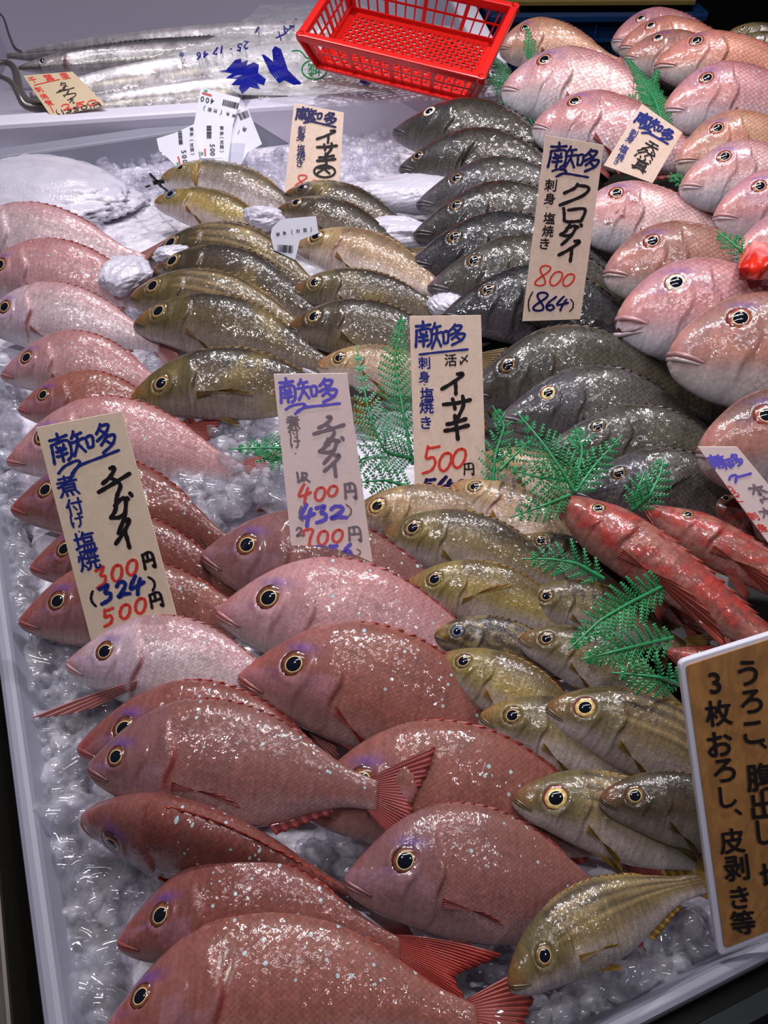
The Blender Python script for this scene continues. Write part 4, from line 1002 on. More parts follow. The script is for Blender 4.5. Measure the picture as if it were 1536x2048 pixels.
many('isaki', [
 ((950, 917), (1254, 1061), (.050, .03), 'pale', 'golden grunt fish peeping out right of the 500 yen sign', dict(dsc=1.07, tau=34, bend=.05)),
 ((699, 1030), (1086, 1112), (.050, .03), 'pale', 'light golden grunt fish whose bright yellow eye touches the 400 yen sign', dict(dsc=1.07, tau=36, bend=.07, erow='bright')),
 ((902, 972), (1204, 1163), (.062, .04), 'pale', 'grunt fish with reddened eye and blood flecks under the 500 yen sign', dict(dsc=1.07, tau=34, bend=.05, marks=('bars',), gill=.5)),
 ((767, 1068), (1168, 1187), (.058, .035), 'olive', 'brown grunt fish with pale ringed eye in front of the light golden grunt', dict(dsc=1.07, tau=36, bend=.06)),
 ((1036, 1077), (1321, 1250), (.055, .03), 'dark', 'small dark grunt fish with brown lips beside the red gurnard head', dict(dsc=1.07, tau=34, bend=.04)),
 ((813, 1170), (1190, 1281), (.060, .04), 'yellow', 'yellow grunt fish with raised slender chest fin', dict(dsc=1.07, tau=36, bend=.07, pect=(-38, 1.05))),
 ((1040, 1200), (1368, 1299), (.058, .035), 'olive', 'grunt fish with black bars behind its head, below the short fern frond', dict(dsc=1.07, tau=34, bend=.06, marks=('bars',))),
 ((867, 1268), (1175, 1358), (.058, .035), 'dark', 'brown grunt fish squeezed between the raised fin grunt and a yellow green grunt', dict(dsc=1.07, tau=36, bend=.05, erow='blue', marks=('mottle',))),
 ((1038, 1277), (1380, 1444), (.062, .04), 'olive', 'glossy grunt fish with yellow ringed eye touching the lower fern frond', dict(dsc=1.07, tau=34, bend=.06)),
 ((872, 1318), (1221, 1531), (.066, .045), 'yellow', 'yellow green grunt fish with silver belly overlapping the brick red bream', dict(dsc=1.07, tau=34, bend=.06)),
 ((960, 1433), (1381, 1593), (.066, .045), 'olive', 'grunt fish with blunt olive head left below the larger glossy topped grunt', dict(dsc=1.07, tau=32, bend=.05)),
 ((1092, 1415), (1569, 1631), (.080, .05), 'olive', 'large grunt fish with gold eye and dark glossy nape, nearest fern tip', dict(dsc=1.07, tau=32, bend=.06, erow='bright', marks=('stripes',))),
 ((1028, 1596), (1498, 1759), (.070, .045), 'olive', 'grunt fish with bloodshot wide yellow eye at the tip of a red bream back', dict(dsc=1.07, tau=30, bend=.06, erow='bright', marks=('stripes',), eye=(.15, .03, .05))),
 ((1200, 1597), (1621, 1718), (.085, .06), 'dark', 'dark grunt fish with red lips tucked against the wooden board edge', dict(dsc=1.07, tau=30, bend=.05)),
 ((1018, 1972), (1405, 1768), (.070, .06), 'olive', 'striped olive grunt fish lying alone at the front right on clear ice', dict(tau=22, bend=.055, dsc=1.03, marks=('stripes',), pect=(5, .8), eye=(.165, .025, .042))),
], group=G4)
G5 = 'black sea bream'
many('kurodai', [
 ((788, 262), (1150, 365), (.055, .035), 'dark', 'rearmost black sea bream with white ringed eye near the red basket', dict(tau=44, bend=.07, erow='white')),
 ((800, 335), (1180, 415), (.055, .035), 'dark', 'black sea bream behind the white slush with an upright fin', dict(tau=44, bend=.08, eye=(.09, .03, .03), pect=(-80, .6))),
 ((835, 405), (1230, 470), (.055, .035), 'grey', 'grey black sea bream, only its scaly back above the slush', dict(tau=44, bend=.09)),
 ((830, 465), (1250, 525), (.055, .035), 'dark', 'glittering black sea bream back right of the white slush', dict(tau=42, bend=.10)),
 ((822, 525), (1270, 580), (.057, .035), 'black', 'darkest black sea bream with its eye in shade below the white slush', dict(tau=42, bend=.07)),
 ((858, 572), (1310, 640), (.060, .035), 'olive', 'black sea bream with pale bluish snout left of the 864 yen sign', dict(tau=42, bend=.08)),
 ((885, 630), (1330, 700), (.063, .035), 'black', 'black sea bream with dark face touching the lower 864 yen sign', dict(tau=40, bend=.085)),
 ((930, 790), (1420, 820), (.065, .04), 'olive', 'black sea bream with wrinkled pale lips right of the 500 yen sign', dict(tau=40, bend=.10, eye=(.15, .06, .036))),
 ((1000, 835), (1460, 905), (.068, .04), 'grey', 'black sea bream with orange ringed eye above the fern', dict(tau=38, bend=.085, erow='bright')),
 ((1100, 890), (1540, 1000), (.072, .045), 'olive', 'black sea bream with dark shoulder blotch just behind the fern', dict(tau=38, bend=.085, marks=('band',))),
 ((1140, 985), (1590, 1080), (.070, .045), 'grey', 'frontmost black sea bream, back and raised tail beside the slanted sign', dict(tau=38, bend=.08, pect=(-48, .9))),
], group=G5)
G6 = 'red sea bream in the right pile'
many('madai', [
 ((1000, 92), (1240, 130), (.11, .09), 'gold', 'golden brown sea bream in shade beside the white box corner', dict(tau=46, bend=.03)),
 ((1225, 78), (1480, 120), (.12, .10), 'rose', 'pink sea bream snout just visible at the back beside the blue crate', dict(tau=46, bend=.05)),
 ((1240, 92), (1520, 140), (.13, .11), 'orange', 'orange backed sea bream at the rear, head over another bream', dict(tau=46, bend=.05, dsc=.88)),
 ((1250, 112), (1540, 190), (.14, .11), 'brown', 'dull brown sea bream face below the orange backed bream', dict(tau=46, bend=.04, dsc=.9)),
 ((1312, 128), (1680, 190), (.15, .12), 'orange', 'shiny orange red sea bream with long scaled back, third row from the rear', dict(tau=44, bend=.03, dsc=.80)),
 ((1008, 172), (1390, 262), (.11, .08), 'pink', 'large pale pink sea bream with gleaming scales near the red basket', dict(tau=44, bend=.03)),
 ((1328, 215), (1700, 275), (.14, .11), 'rose', 'round headed pink sea bream with red brown eye near the top right edge', dict(tau=44, bend=.05)),
 ((1070, 248), (1440, 345), (.105, .08), 'rose', 'rosy sea bream between the gleaming pale bream and the 864 yen sign', dict(tau=42, bend=.02)),
 ((1353, 318), (1700, 370), (.13, .10), 'gold', 'golden sea bream with shaded eye under two pink heads', dict(tau=42, bend=.08)),
 ((1362, 368), (1730, 440), (.14, .11), 'pink', 'pink sea bream with orange brown eye right of the small tilted sign', dict(tau=42, bend=.06)),
 ((1150, 432), (1520, 505), (.10, .075), 'pink', 'pink sea bream with blood spots on its cheek beside the 864 yen sign', dict(tau=42, bend=.0, marks=('blood',), eye=(.18, .125, .042))),
 ((1430, 428), (1800, 490), (.15, .12), 'rose', 'deep pink sea bream cut by the right edge with golden eye', dict(tau=42, bend=.05)),
 ((1470, 505), (1830, 570), (.15, .12), 'rose', 'deep pink sea bream tip above the red wrapper', dict(tau=40, bend=.05)),
 ((1210, 540), (1640, 610), (.105, .08), 'brown', 'brownish sea bream with sealed pale mouth above the open mouthed one', dict(tau=40, bend=.04)),
 ((1235, 632), (1760, 715), (.115, .085), 'rose', 'pink sea bream with open mouth showing its teeth', dict(tau=38, bend=.03, gape=.045, erow='white')),
 ((1340, 702), (1960, 830), (.13, .10), 'brown', 'big orange brown sea bream head with full pink lips', dict(tau=38, bend=.02)),
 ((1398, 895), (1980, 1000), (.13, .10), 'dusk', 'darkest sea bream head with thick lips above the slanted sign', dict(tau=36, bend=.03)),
], group=G6)
many('isaki', [
 ((1457, 66), (1640, 110), (.15, .13), 'olive', 'small pale olive fish head in the far top right corner, upper one', dict(tau=46, bend=.04)),
 ((1462, 88), (1660, 130), (.155, .135), 'olive', 'small olive fish in the far top right corner, below its twin', dict(tau=46, bend=.04, erow='blue')),
], group='small grunts at the far corner')
many('gurnard', [
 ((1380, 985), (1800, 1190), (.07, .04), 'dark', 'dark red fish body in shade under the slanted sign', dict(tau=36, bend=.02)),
 ((1230, 1125), (1720, 1400), (.045, .04), 'red', 'red gurnard lying under the two big gurnards, only its side showing', dict(tau=34)),
 ((1112, 988), (1690, 1425), (.10, .065), 'red', 'large red gurnard with armoured head across the fern', dict(tau=26, roll=12, bend=.02, pect=(-3, 1.3))),
 ((1292, 1012), (1800, 1330), (.10, .07), 'red', 'red gurnard with yellow ringed eye under the slanted sign', dict(tau=26, roll=6, bend=.03, pect=(-2, 1.2))),
 ((1335, 1300), (1760, 1420), (.05, .04), 'red', 'red fish piece at the top left corner of the wooden board', dict(tau=30)),
], group='gurnards on the right')
# cutlassfish in the foam box
many('cutlass', [
 ((960, 78), (14, 112), (.055, .04), 'silver', 'rearmost silver cutlassfish, thin dark tail curling up the box wall', dict(tau=55, dsc=1.5)),
 ((36, 133), (760, 78), (.06, .03), 'silver', 'silver cutlassfish whose pointed head lies left above the 1250 yen sign', dict(tau=55, dsc=1.3, gill=.5)),
 ((820, 112), (60, 190), (.05, .04), 'silver', 'widest silver cutlassfish body running behind the 1250 yen sign', dict(tau=50, dsc=2.1)),
 ((900, 158), (70, 226), (.03, .02), 'silver', 'front cutlassfish body along the near box rim', dict(tau=50, dsc=1.6)),
], group='cutlassfish in the foam box', nu=150, nt=40, fins=True)
def tail_end(parent, pts, r):
    mb = MB(); P = np.array([at(x, y, z) for x, y, z in pts]); t = np.linspace(0, len(P) - 1, 30)
    Q = np.stack([np.interp(t, np.arange(len(P)), P[:, i]) for i in range(3)], -1)
    for _ in range(6): Q[1:-1] = (Q[:-2] + Q[2:] + 2 * Q[1:-1]) / 4
    inv = parent.matrix_world.inverted()
    mb.tube(Q, list(np.linspace(r, r * .45, 30)), 8)
    V = np.array([(inv @ Vector(v))[:] for v in mb.v])
    mesh_obj('tail_end', V, mb.f, simple('tail_skin', lin(118, 110, 108), .3, .5, coat=.5), parent)
bpy.context.view_layer.update()
tail_end(FISH[-4], [(60, 110, .04), (30, 100, .05), (18, 70, .06), (8, 35, .08), (-6, 22, .09)], .004)
tail_end(FISH[-2], [(95, 205, .05), (52, 208, .05), (38, 180, .06), (32, 140, .075), (18, 124, .08), (-12, 128, .08)], .011)
tail_end(FISH[-1], [(100, 218, .045), (50, 214, .055), (38, 190, .07), (22, 162, .078), (-12, 148, .08)], .009)
# ---------------------------------------------------------------- price signs
def wood_mat(name, c, grain=.06, scale=(60, 1.5, 60), warp=1.0):
    m, nt, p = new_mat(name); N = NT(nt); c = np.asarray(c)
    tc = N.n('ShaderNodeTexCoord').outputs['Object']
    n = N.noise(N.vmul(tc, scale), 2.2, 4, .55, warp); f = N.noise(N.vmul(tc, tuple(q * 8 for q in scale)), 2, 3)
    c1 = N.mix(N.ramp(n, .3, .7), tuple(c * (1 - grain)), tuple(np.minimum(c * (1 + grain), 1)))
    N.put(p.inputs['Base Color'], N.mix(N.ramp(f, .4, .7, 0, .3), c1, tuple(c * (1 - 1.6 * grain))))
    p.inputs['Roughness'].default_value = .45; p.inputs['Coat Weight'].default_value = .1
    N.put(p.inputs['Normal'], N.bump(f, .2, .0004)); return m
M['veneer'] = wood_mat('pale_wood_veneer', lin(246, 218, 198), .06)
M['veneer2'] = wood_mat('pale_cream_veneer', lin(240, 218, 192), .04)
M['paper'] = wood_mat('woven_pink_paper', lin(250, 226, 222), .03, (90, 90, 90))
M['card'] = simple('beige_card', lin(206, 184, 150), .5, noise=.03)
M['ink_blue'] = simple('blue_ink', lin(28, 44, 132), .4, noise=.15, nscale=400)
M['ink_navy'] = simple('navy_ink', lin(22, 22, 92), .4, noise=.15, nscale=400)
M['ink_black'] = simple('black_ink', lin(30, 24, 26), .4, noise=.1, nscale=400)
M['ink_red'] = simple('red_ink', lin(232, 66, 52), .4, noise=.08, nscale=400)
M['ink_pblue'] = simple('faded_blue_ink', lin(112, 100, 222), .4, noise=.15, nscale=500)
M['ink_pgrey'] = simple('faded_grey_ink', lin(140, 122, 132), .4, noise=.12, nscale=500)
M['ink_pred'] = simple('faded_red_ink', lin(236, 98, 88), .4, noise=.08, nscale=400)
def sign(corners, z0, lean, mat, label, yaw=0, ext=.05, name='price_sign', t=.0014, group='handwritten price signs'):
    TL, TR, BR, BL = [np.array(c, float) for c in corners]
    bm_ = (BL + BR) / 2; p0 = at(bm_[0], bm_[1], z0)
    l, y = math.radians(lean), math.radians(yaw)
    n = np.array([math.sin(y) * math.cos(l), -math.cos(y) * math.cos(l), math.sin(l)])
    sh = Sheet(p0, n)
    root = tag(empty(name, loc=tuple(p0)), label, 'price sign', group)
    sh.inv = -p0
    BL2, BR2 = BL + (BL - TL) * ext, BR + (BR - TR) * ext
    o = sh.plate('board', [TL, TR, BR2, BL2], t, mat, None, bevel=.0003)
    o.location = tuple(-p0); o.parent = root
    ex = (TR - TL) + (BR - BL); ey = (BL - TL) + (BR - TR)
    return root, sh, ex, ey, p0
def inkset(sgn, crop, rows, mats):
    """rows: (ink, char, centre in crop px, w, h, pen | 0 = printed, slant, rot)"""
    root, sh, ex, ey, p0 = sgn; ox, oy, k = crop; inks = {}
    for r in rows:
        ink, ch, c, w, h, pen = r[:6]; sl = r[6] if len(r) > 6 else 0; rot = r[7] if len(r) > 7 else 0
        I = inks.setdefault(ink, Ink(sh, ex, ey))
        c = (ox + c[0] / k, oy + c[1] / k)
        if pen: I.hand(ch, c, w / k, h / k, pen / k, sl, rot)
        else: I.prn(ch, c, w / k, h / k, True, rot, sl)
    for ink, I in inks.items():
        o = I.build(ink + '_lettering', M[mats[ink]], None)
        if o: o.location = tuple(-p0); o.parent = root
STD = dict(blue='ink_blue', black='ink_black', red='ink_red')
def mct(x0, y0, w, h, pen, sw='~', ink='blue', dx=(0, 0), sy=.32):     # the three big characters and the swash under them
    e, f = dx
    rows = []
    for i, ch in enumerate('南知多'):
        u = (i + .5) / 3; rows.append((ink, ch, (x0 + w * u + f * 0, y0 + e * u), w * .36, h * (1.05 if i == 0 else .95 if i == 1 else 1.0), pen))
    rows.append((ink, sw, (x0 + w * .58, y0 + e * .55 + h * .78), w * .9, h * sy, pen * .9)); return rows
# 300 yen sign at the left
s = sign([(72, 855), (243, 822), (352, 1228), (180, 1275)], .062, 34, M['veneer2'], 'pale wooden price sign reading 300 yen and 500 yen, leaning at the left', yaw=-6)
inkset(s, (60, 810, 4.357), [
 ('blue', '南', (262, 372), 190, 250, 26), ('blue', '知', (452, 320), 190, 210, 26), ('blue', '多', (655, 285), 170, 250, 26), ('blue', '~', (515, 515), 560, 150, 24),
 ('blue', '煮', (325, 705), 190, 190, 0), ('blue', '付', (385, 885), 150, 150, 0), ('blue', 'け', (410, 1010), 120, 120, 0), ('blue', '・', (425, 1100), 60, 60, 0), ('blue', '塩', (475, 1190), 190, 180, 0), ('blue', '焼', (510, 1350), 190, 190, 0),
 ('black', 'チ', (735, 690), 300, 300, 36), ('black', 'ダ', (800, 955), 200, 300, 36), ('black', 'イ', (815, 1130), 170, 240, 36),
 ('red', '3', (620, 1500), 100, 170, 26, .1), ('red', '0', (755, 1465), 110, 140, 26), ('red', '0', (885, 1415), 110, 130, 26), ('black', '円', (1030, 1355), 100, 130, 26),
 ('black', '(', (550, 1690), 60, 130, 22), ('blue', '3', (660, 1650), 110, 150, 34), ('blue', '2', (800, 1605), 110, 130, 34), ('blue', '4', (930, 1570), 130, 160, 34), ('black', ')', (1065, 1555), 60, 120, 22),
 ('red', '5', (685, 1850), 110, 140, 26), ('red', '0', (825, 1800), 110, 120, 26), ('red', '0', (960, 1750), 110, 130, 26), ('black', '円', (1095, 1700), 110, 120, 24)], STD)
# grey 400 yen sign in the middle
s = sign([(547, 748), (694, 746), (744, 1117), (585, 1115)], .072, 34, M['paper'], 'pinkish price sign in faded ink reading 400 yen and 700 yen', yaw=0)
inkset(s, (530, 730, 5.12), [
 ('blue', '南', (225, 260), 170, 250, 30), ('blue', '知', (430, 250), 190, 210, 28), ('blue', '多', (640, 260), 190, 240, 30), ('blue', '~', (490, 440), 560, 120, 26),
 ('grey', '煮', (285, 585), 170, 140, 0), ('grey', '付', (290, 690), 150, 110, 0), ('grey', 'け', (310, 800), 110, 110, 0), ('grey', '・', (310, 905), 50, 60, 0),
 ('grey', 'チ', (655, 670), 320, 290, 36), ('grey', 'ダ', (670, 880), 230, 250, 36), ('grey', 'イ', (690, 1030), 180, 220, 36),
 ('grey', '1p', (385, 1145), 130, 110, 22), ('red', '4', (405, 1320), 130, 200, 28), ('red', '0', (560, 1320), 120, 140, 28), ('red', '0', (690, 1290), 110, 110, 28), ('grey', '円', (870, 1290), 120, 150, 26),
 ('grey', '(', (370, 1520), 60, 150, 16), ('blue', '4', (430, 1540), 150, 220, 40), ('blue', '3', (580, 1530), 120, 170, 40), ('blue', '2', (740, 1510), 170, 130, 40), ('grey', ')', (860, 1490), 70, 120, 16),
 ('grey', '2', (350, 1710), 70, 90, 20), ('red', '7', (450, 1780), 110, 190, 28), ('red', '0', (590, 1770), 120, 150, 28), ('red', '0', (740, 1750), 120, 130, 28), ('grey', '円', (915, 1730), 130, 140, 22),
 ('blue', '7', (550, 1915), 120, 100, 36), ('blue', '5', (690, 1900), 100, 100, 36), ('blue', '6', (850, 1890), 100, 110, 36), ('grey', ')', (960, 1915), 50, 60, 14)], dict(blue='ink_pblue', grey='ink_pgrey', red='ink_pred'))
# 500 yen sign
s = sign([(819, 632), (962, 630), (973, 985), (830, 985)], .045, 36, M['veneer'], 'pale wooden price sign reading 500 yen in the middle of the stall', yaw=0, ext=.03)
inkset(s, (800, 620, 5.39), [
 ('blue', '南', (250, 260), 190, 270, 30), ('blue', '知', (430, 275), 180, 270, 28), ('blue', '多', (610, 265), 180, 220, 28), ('blue', '_', (470, 450), 520, 70, 24),
 ('blue', '刺', (260, 570), 150, 130, 0), ('blue', '身', (260, 720), 120, 150, 0), ('blue', '・', (262, 805), 60, 60, 0), ('blue', '塩', (290, 905), 190, 140, 0), ('blue', '焼', (285, 1040), 190, 150, 0), ('blue', 'き', (280, 1215), 110, 160, 0),
 ('black', '活', (545, 540), 130, 140, 0), ('black', '〆', (690, 535), 120, 110, 0),
 ('black', 'イ', (570, 795), 240, 220, 40), ('black', 'サ', (615, 1050), 290, 240, 40), ('black', 'キ', (610, 1265), 250, 250, 44),
 ('red', '5', (335, 1615), 190, 290, 28), ('red', '0', (485, 1635), 150, 200, 28), ('red', '0', (635, 1595), 160, 210, 28), ('black', '円', (740, 1715), 110, 120, 16),
 ('navy', '5', (310, 1890), 140, 130, 34), ('navy', '4', (490, 1890), 170, 180, 40), ('navy', '0', (650, 1910), 120, 150, 34)], dict(STD, navy='ink_navy'))
# 800 / 864 yen sign among the black breams
s = sign([(1091, 270), (1208, 290), (1163, 622), (1047, 625)], .095, 26, M['veneer'], 'pale wooden price sign reading 800 and 864 among the black sea breams', yaw=8)
inkset(s, (1030, 260, 5.39), [
 ('navy', '南', (460, 270), 200, 270, 28), ('navy', '知', (640, 300), 190, 240, 26), ('navy', '多', (820, 330), 170, 240, 28), ('navy', '~', (590, 490), 390, 110, 24, 0, 14),
 ('black', '刺', (385, 595), 130, 130, 0), ('black', '身', (375, 740), 120, 140, 0), ('black', '・', (350, 835), 50, 50, 0), ('black', '塩', (370, 950), 180, 120, 0), ('black', '焼', (355, 1090), 170, 120, 0), ('black', 'き', (320, 1225), 100, 120, 0),
 ('black', 'ク', (645, 700), 290, 240, 34), ('black', 'ロ', (630, 915), 240, 160, 34), ('black', 'ダ', (585, 1130), 190, 220, 34), ('black', 'イ', (585, 1300), 210, 220, 36),
 ('red', '8', (300, 1570), 150, 220, 18, .25), ('red', '0', (440, 1600), 140, 160, 18), ('red', '0', (575, 1615), 130, 140, 18),
 ('black', '(', (165, 1850), 60, 210, 14), ('navy', '8', (275, 1850), 150, 200, 24, .2), ('navy', '6', (395, 1870), 130, 150, 24), ('navy', '4', (510, 1870), 120, 150, 24), ('black', ')', (610, 1890), 60, 130, 14)], dict(STD, navy='ink_navy'))
# small 800 sign in front of the foam box
s = sign([(588, 206), (688, 225), (677, 392), (567, 400)], .04, 34, M['veneer'], 'pale wooden price sign with a circled character, before the foam box', yaw=4)
inkset(s, (560, 190, 9.307), [
 ('navy', '南', (420, 340), 260, 230, 40), ('navy', '知', (650, 370), 250, 210, 36), ('navy', '多', (930, 440), 230, 230, 36), ('navy', '~', (690, 530), 700, 130, 34, 0, 16),
 ('navy', '刺', (400, 640), 200, 140, 0), ('navy', '身', (390, 770), 200, 170, 0), ('navy', '・', (370, 885), 70, 70, 0), ('navy', '塩', (390, 990), 260, 140, 0), ('navy', '焼', (390, 1130), 250, 160, 0), ('navy', 'き', (370, 1270), 140, 140, 0),
 ('black', 'イ', (860, 770), 340, 230, 46), ('black', 'サ', (870, 1010), 360, 230, 50), ('black', 'キ', (860, 1200), 330, 220, 50), ('black', 'O', (830, 1420), 390, 220, 40), ('black', '大', (815, 1385), 280, 170, 40),
 ('red', '8', (390, 1610), 220, 250, 24, .25), ('red', '0', (610, 1680), 190, 200, 24)], dict(STD, navy='ink_navy'))
# small tilted sign in the red bream pile
s = sign([(1284, 208), (1365, 265), (1308, 362), (1211, 325)], .10, 40, M['veneer'], 'small tilted price sign stuck between the red sea breams', yaw=0)
inkset(s, (1210, 200, 8.533), [
 ('blue', '南', (660, 330), 270, 220, 42), ('blue', '知', (880, 440), 200, 200, 36), ('blue', '多', (1060, 590), 210, 210, 36), ('blue', '~', (820, 620), 560, 120, 34, 0, 8),
 ('blue', '刺', (490, 560), 190, 130, 0), ('blue', '身', (430, 660), 180, 140, 0), ('blue', '・', (360, 740), 50, 50, 0), ('blue', '塩', (325, 830), 200, 140, 0), ('blue', '焼', (265, 970), 200, 130, 0), ('blue', 'き', (195, 1055), 110, 90, 0),
 ('black', '天', (790, 800), 260, 190, 26), ('black', '然', (690, 930), 300, 200, 26), ('black', '真', (610, 1110), 260, 200, 26)], STD)
# slanted sign at the right edge
s = sign([(1395, 893), (1474, 893), (1650, 1106), (1560, 1118)], .09, 40, M['paper'], 'slanted price sign beside the red gurnards at the right edge', yaw=0)
inkset(s, (1380, 880, 8.533), [
 ('blue', '南', (430, 370), 200, 270, 40), ('blue', '知', (620, 370), 180, 300, 36), ('blue', '多', (800, 340), 170, 240, 36), ('blue', '~', (870, 640), 420, 170, 44),
 ('black', 'ホ', (1150, 850), 260, 210, 40), ('black', 'ウ', (1330, 1060), 230, 240, 34), ('black', 'ホ', (1320, 1250), 240, 220, 34),
 ('red', 'う', (690, 820), 120, 110, 0), ('red', 'ろ', (770, 910), 120, 120, 0), ('red', 'こ', (830, 1010), 120, 120, 0), ('red', '・', (920, 1160), 50, 50, 0), ('red', '刺', (1070, 1300), 170, 180, 0), ('red', '身', (1230, 1500), 170, 230, 0)], dict(blue='ink_pblue', black='ink_pgrey', red='ink_red'))
# beige card of the cutlassfish
s = sign([(46, 151), (145, 143), (212, 210), (103, 234)], .066, 62, M['card'], 'beige card reading 1250 yen hanging over the foam box rim', yaw=0, ext=.0)
inkset(s, (0, 0, 5.12), [
 ('red', '千', (335, 815), 120, 75, 0), ('red', '葉', (500, 795), 150, 85, 0), ('red', '産', (660, 775), 140, 85, 0), ('red', '_', (480, 840), 280, 30, 8),
 ('black', 'タ', (650, 870), 110, 80, 0), ('black', 'チ', (670, 925), 200, 85, 10), ('black', 'ウ', (720, 980), 150, 75, 10), ('black', 'オ', (730, 1030), 190, 70, 0),
 ('red', '刺', (395, 915), 120, 70, 0), ('red', '焼', (450, 985), 120, 70, 0), ('red', '煮', (500, 1050), 130, 70, 0),
 ('red', '1', (530, 1115), 80, 80, 12), ('red', '2', (680, 1095), 110, 70, 12), ('red', '5', (820, 1070), 110, 60, 12), ('red', '0', (940, 1050), 110, 60, 12),
 ('black', '(', (590, 1150), 30, 60, 10), ('black', '1', (640, 1145), 40, 50, 12), ('black', '3', (700, 1130), 70, 50, 12), ('black', '5', (780, 1115), 70, 50, 12), ('black', '0', (860, 1100), 70, 45, 12), ('black', ')', (915, 1085), 30, 50, 10), ('black', '円', (985, 1070), 80, 45, 12)], STD)
# wooden board at the lower right
l = math.radians(40); p0 = at(1440, 1905, .045); sh = Sheet(p0, (0, -math.cos(l), math.sin(l)))
root = tag(empty('notice_board', loc=tuple(p0)), 'brown wood grain notice board with black brush characters at the lower right', 'sign')
def rnd(poly, r):                           # round the corners of a pixel outline
    out = []; k = len(poly)
    for i in range(k):
        a, b, c = [np.array(poly[j % k], float) for j in (i - 1, i, i + 1)]
        u1, u2 = unit(a - b), unit(c - b)
        for t in (0, .33, .66, 1): out.append(tuple((b + u1 * r) * (1 - t) ** 2 + 2 * b * t * (1 - t) + (b + u2 * r) * t * t))
    return out
o = sh.plate('backing', rnd([(1358, 1324), (1640, 1236), (1730, 1800), (1437, 1914)], 14), .005, simple('white_acrylic', lin(214, 214, 228), .3, coat=.3), None, bevel=.001); o.location = tuple(-p0); o.parent = root
o = sh.plate('wood_face', rnd([(1372, 1332), (1636, 1248), (1722, 1790), (1450, 1897)], 8), .001, wood_mat('brown_wood_print', lin(164, 116, 66), .22, (22, 9, 9), 2.5), None, lift=.0012); o.location = tuple(-p0); o.parent = root
ex, ey = np.array([264, -84.0]), np.array([79, 565.0])
I = Ink(sh, (1, -.12), (.12, 1), .0022); I.weight = .022
for ch, c, sz in (('3', (1430, 1366), 42), ('枚', (1437, 1426), 52), ('お', (1440, 1488), 50), ('ろ', (1449, 1541), 46), ('し', (1456, 1594), 42), ('、', (1477, 1624), 46), ('皮', (1464, 1682), 50), ('剥', (1473, 1736), 50), ('き', (1480, 1795), 44), ('等', (1486, 1845), 48),
                  ('う', (1496, 1346), 50), ('ろ', (1503, 1403), 46), ('こ', (1507, 1465), 44), ('、', (1527, 1491), 44), ('腹', (1521, 1554), 56), ('出', (1527, 1611), 56), ('し', (1533, 1664), 48), ('切', (1548, 1752), 54)):
    I.prn(ch, c, sz, sz, True, 0, .0)
o = I.build('lettering', M['ink_black'], None); o.location = tuple(-p0); o.parent = root
# ---------------------------------------------------------------- red basket on the box corner
FLb, FRb = at(602, 72, .165), at(962, 158, .130)
e1 = FRb - FLb; bwid = np.linalg.norm(e1); e1 = unit(e1)
BRb = atd(1003, 14, 1.40)
bdep = .215
ha = unit(np.array([-e1[1], e1[0], 0])); hb = np.cross(e1, ha); best = None
def proj(p): d = p - CAMP; zc = d[1] * CP - d[2] * SP; return np.array([768 + F * d[0] / zc, 1024 - F * (d[1] * SP + d[2] * CP) / zc])
for ph in np.linspace(-.3, 1.0, 131):       # tilt of the basket about its front edge
    q_ = ha * math.cos(ph) + hb * math.sin(ph); e_ = np.linalg.norm(proj(FRb + q_ * bdep) - np.array([1003, 12]))
    if best is None or e_ < best[0]: best = (e_, q_)
e2 = best[1]
e3 = np.cross(e1, e2); e3 = e3 if e3[2] > 0 else -e3
bk = tag(empty('plastic_basket', loc=tuple(FLb)), 'red slotted plastic basket sitting on the corner of the white foam box', 'basket')
ht, ins = .060, .022
def bp(u_, v_, w_):                         # u along the front, v towards the back, w down 0..1
    i = ins * w_
    return e1 * (i + u_ * (bwid - 2 * i)) + e2 * (i + v_ * (bdep - 2 * i)) - e3 * ht * w_
mb = MB()
cs = [(0, 0), (1, 0), (1, 1), (0, 1)]
for k in range(4):
    a, b = cs[k], cs[(k + 1) % 4]
    mb.bar(bp(*a, 0), bp(*b, 0), .014, .012, e3)
for c_ in cs: mb.tube([bp(*c_, 0) - e3 * .006, bp(*c_, 0) + e3 * .006], .009, 12)
mb.build('rim', M['redplastic'], bk, bevel=.003)
def wallgrid(nm, a, b, nv, thick=4):
    mb = MB(); A = lambda t, w: bp(a[0] + (b[0] - a[0]) * t, a[1] + (b[1] - a[1]) * t, w)
    for k in range(nv + 1):
        t = k / nv; big = (k % thick == 0)
        mb.bar(A(t, 0), A(t, 1), .0075 if big else .0028, .003, e3 if False else np.cross(A(1, 0) - A(0, 0), e3))
    for w, h in ((.08, .012), (.5, .003), (.94, .012)): mb.bar(A(0, w), A(1, w), .003, h, e3)
    for t0 in (0, 1): mb.bar(A(t0, 0), A(t0, 1), .022, .003, np.cross(A(1, 0) - A(0, 0), e3))
    mb.build(nm, M['redplastic'], bk)
wallgrid('front_side', (0, 0), (1, 0), 16); wallgrid('back_side', (0, 1), (1, 1), 16)
wallgrid('left_side', (0, 0), (0, 1), 10, 5); wallgrid('right_side', (1, 0), (1, 1), 10, 5)
mb = MB(); nu_, nv_ = 15, 10                # bottom: a net of crossing diagonals
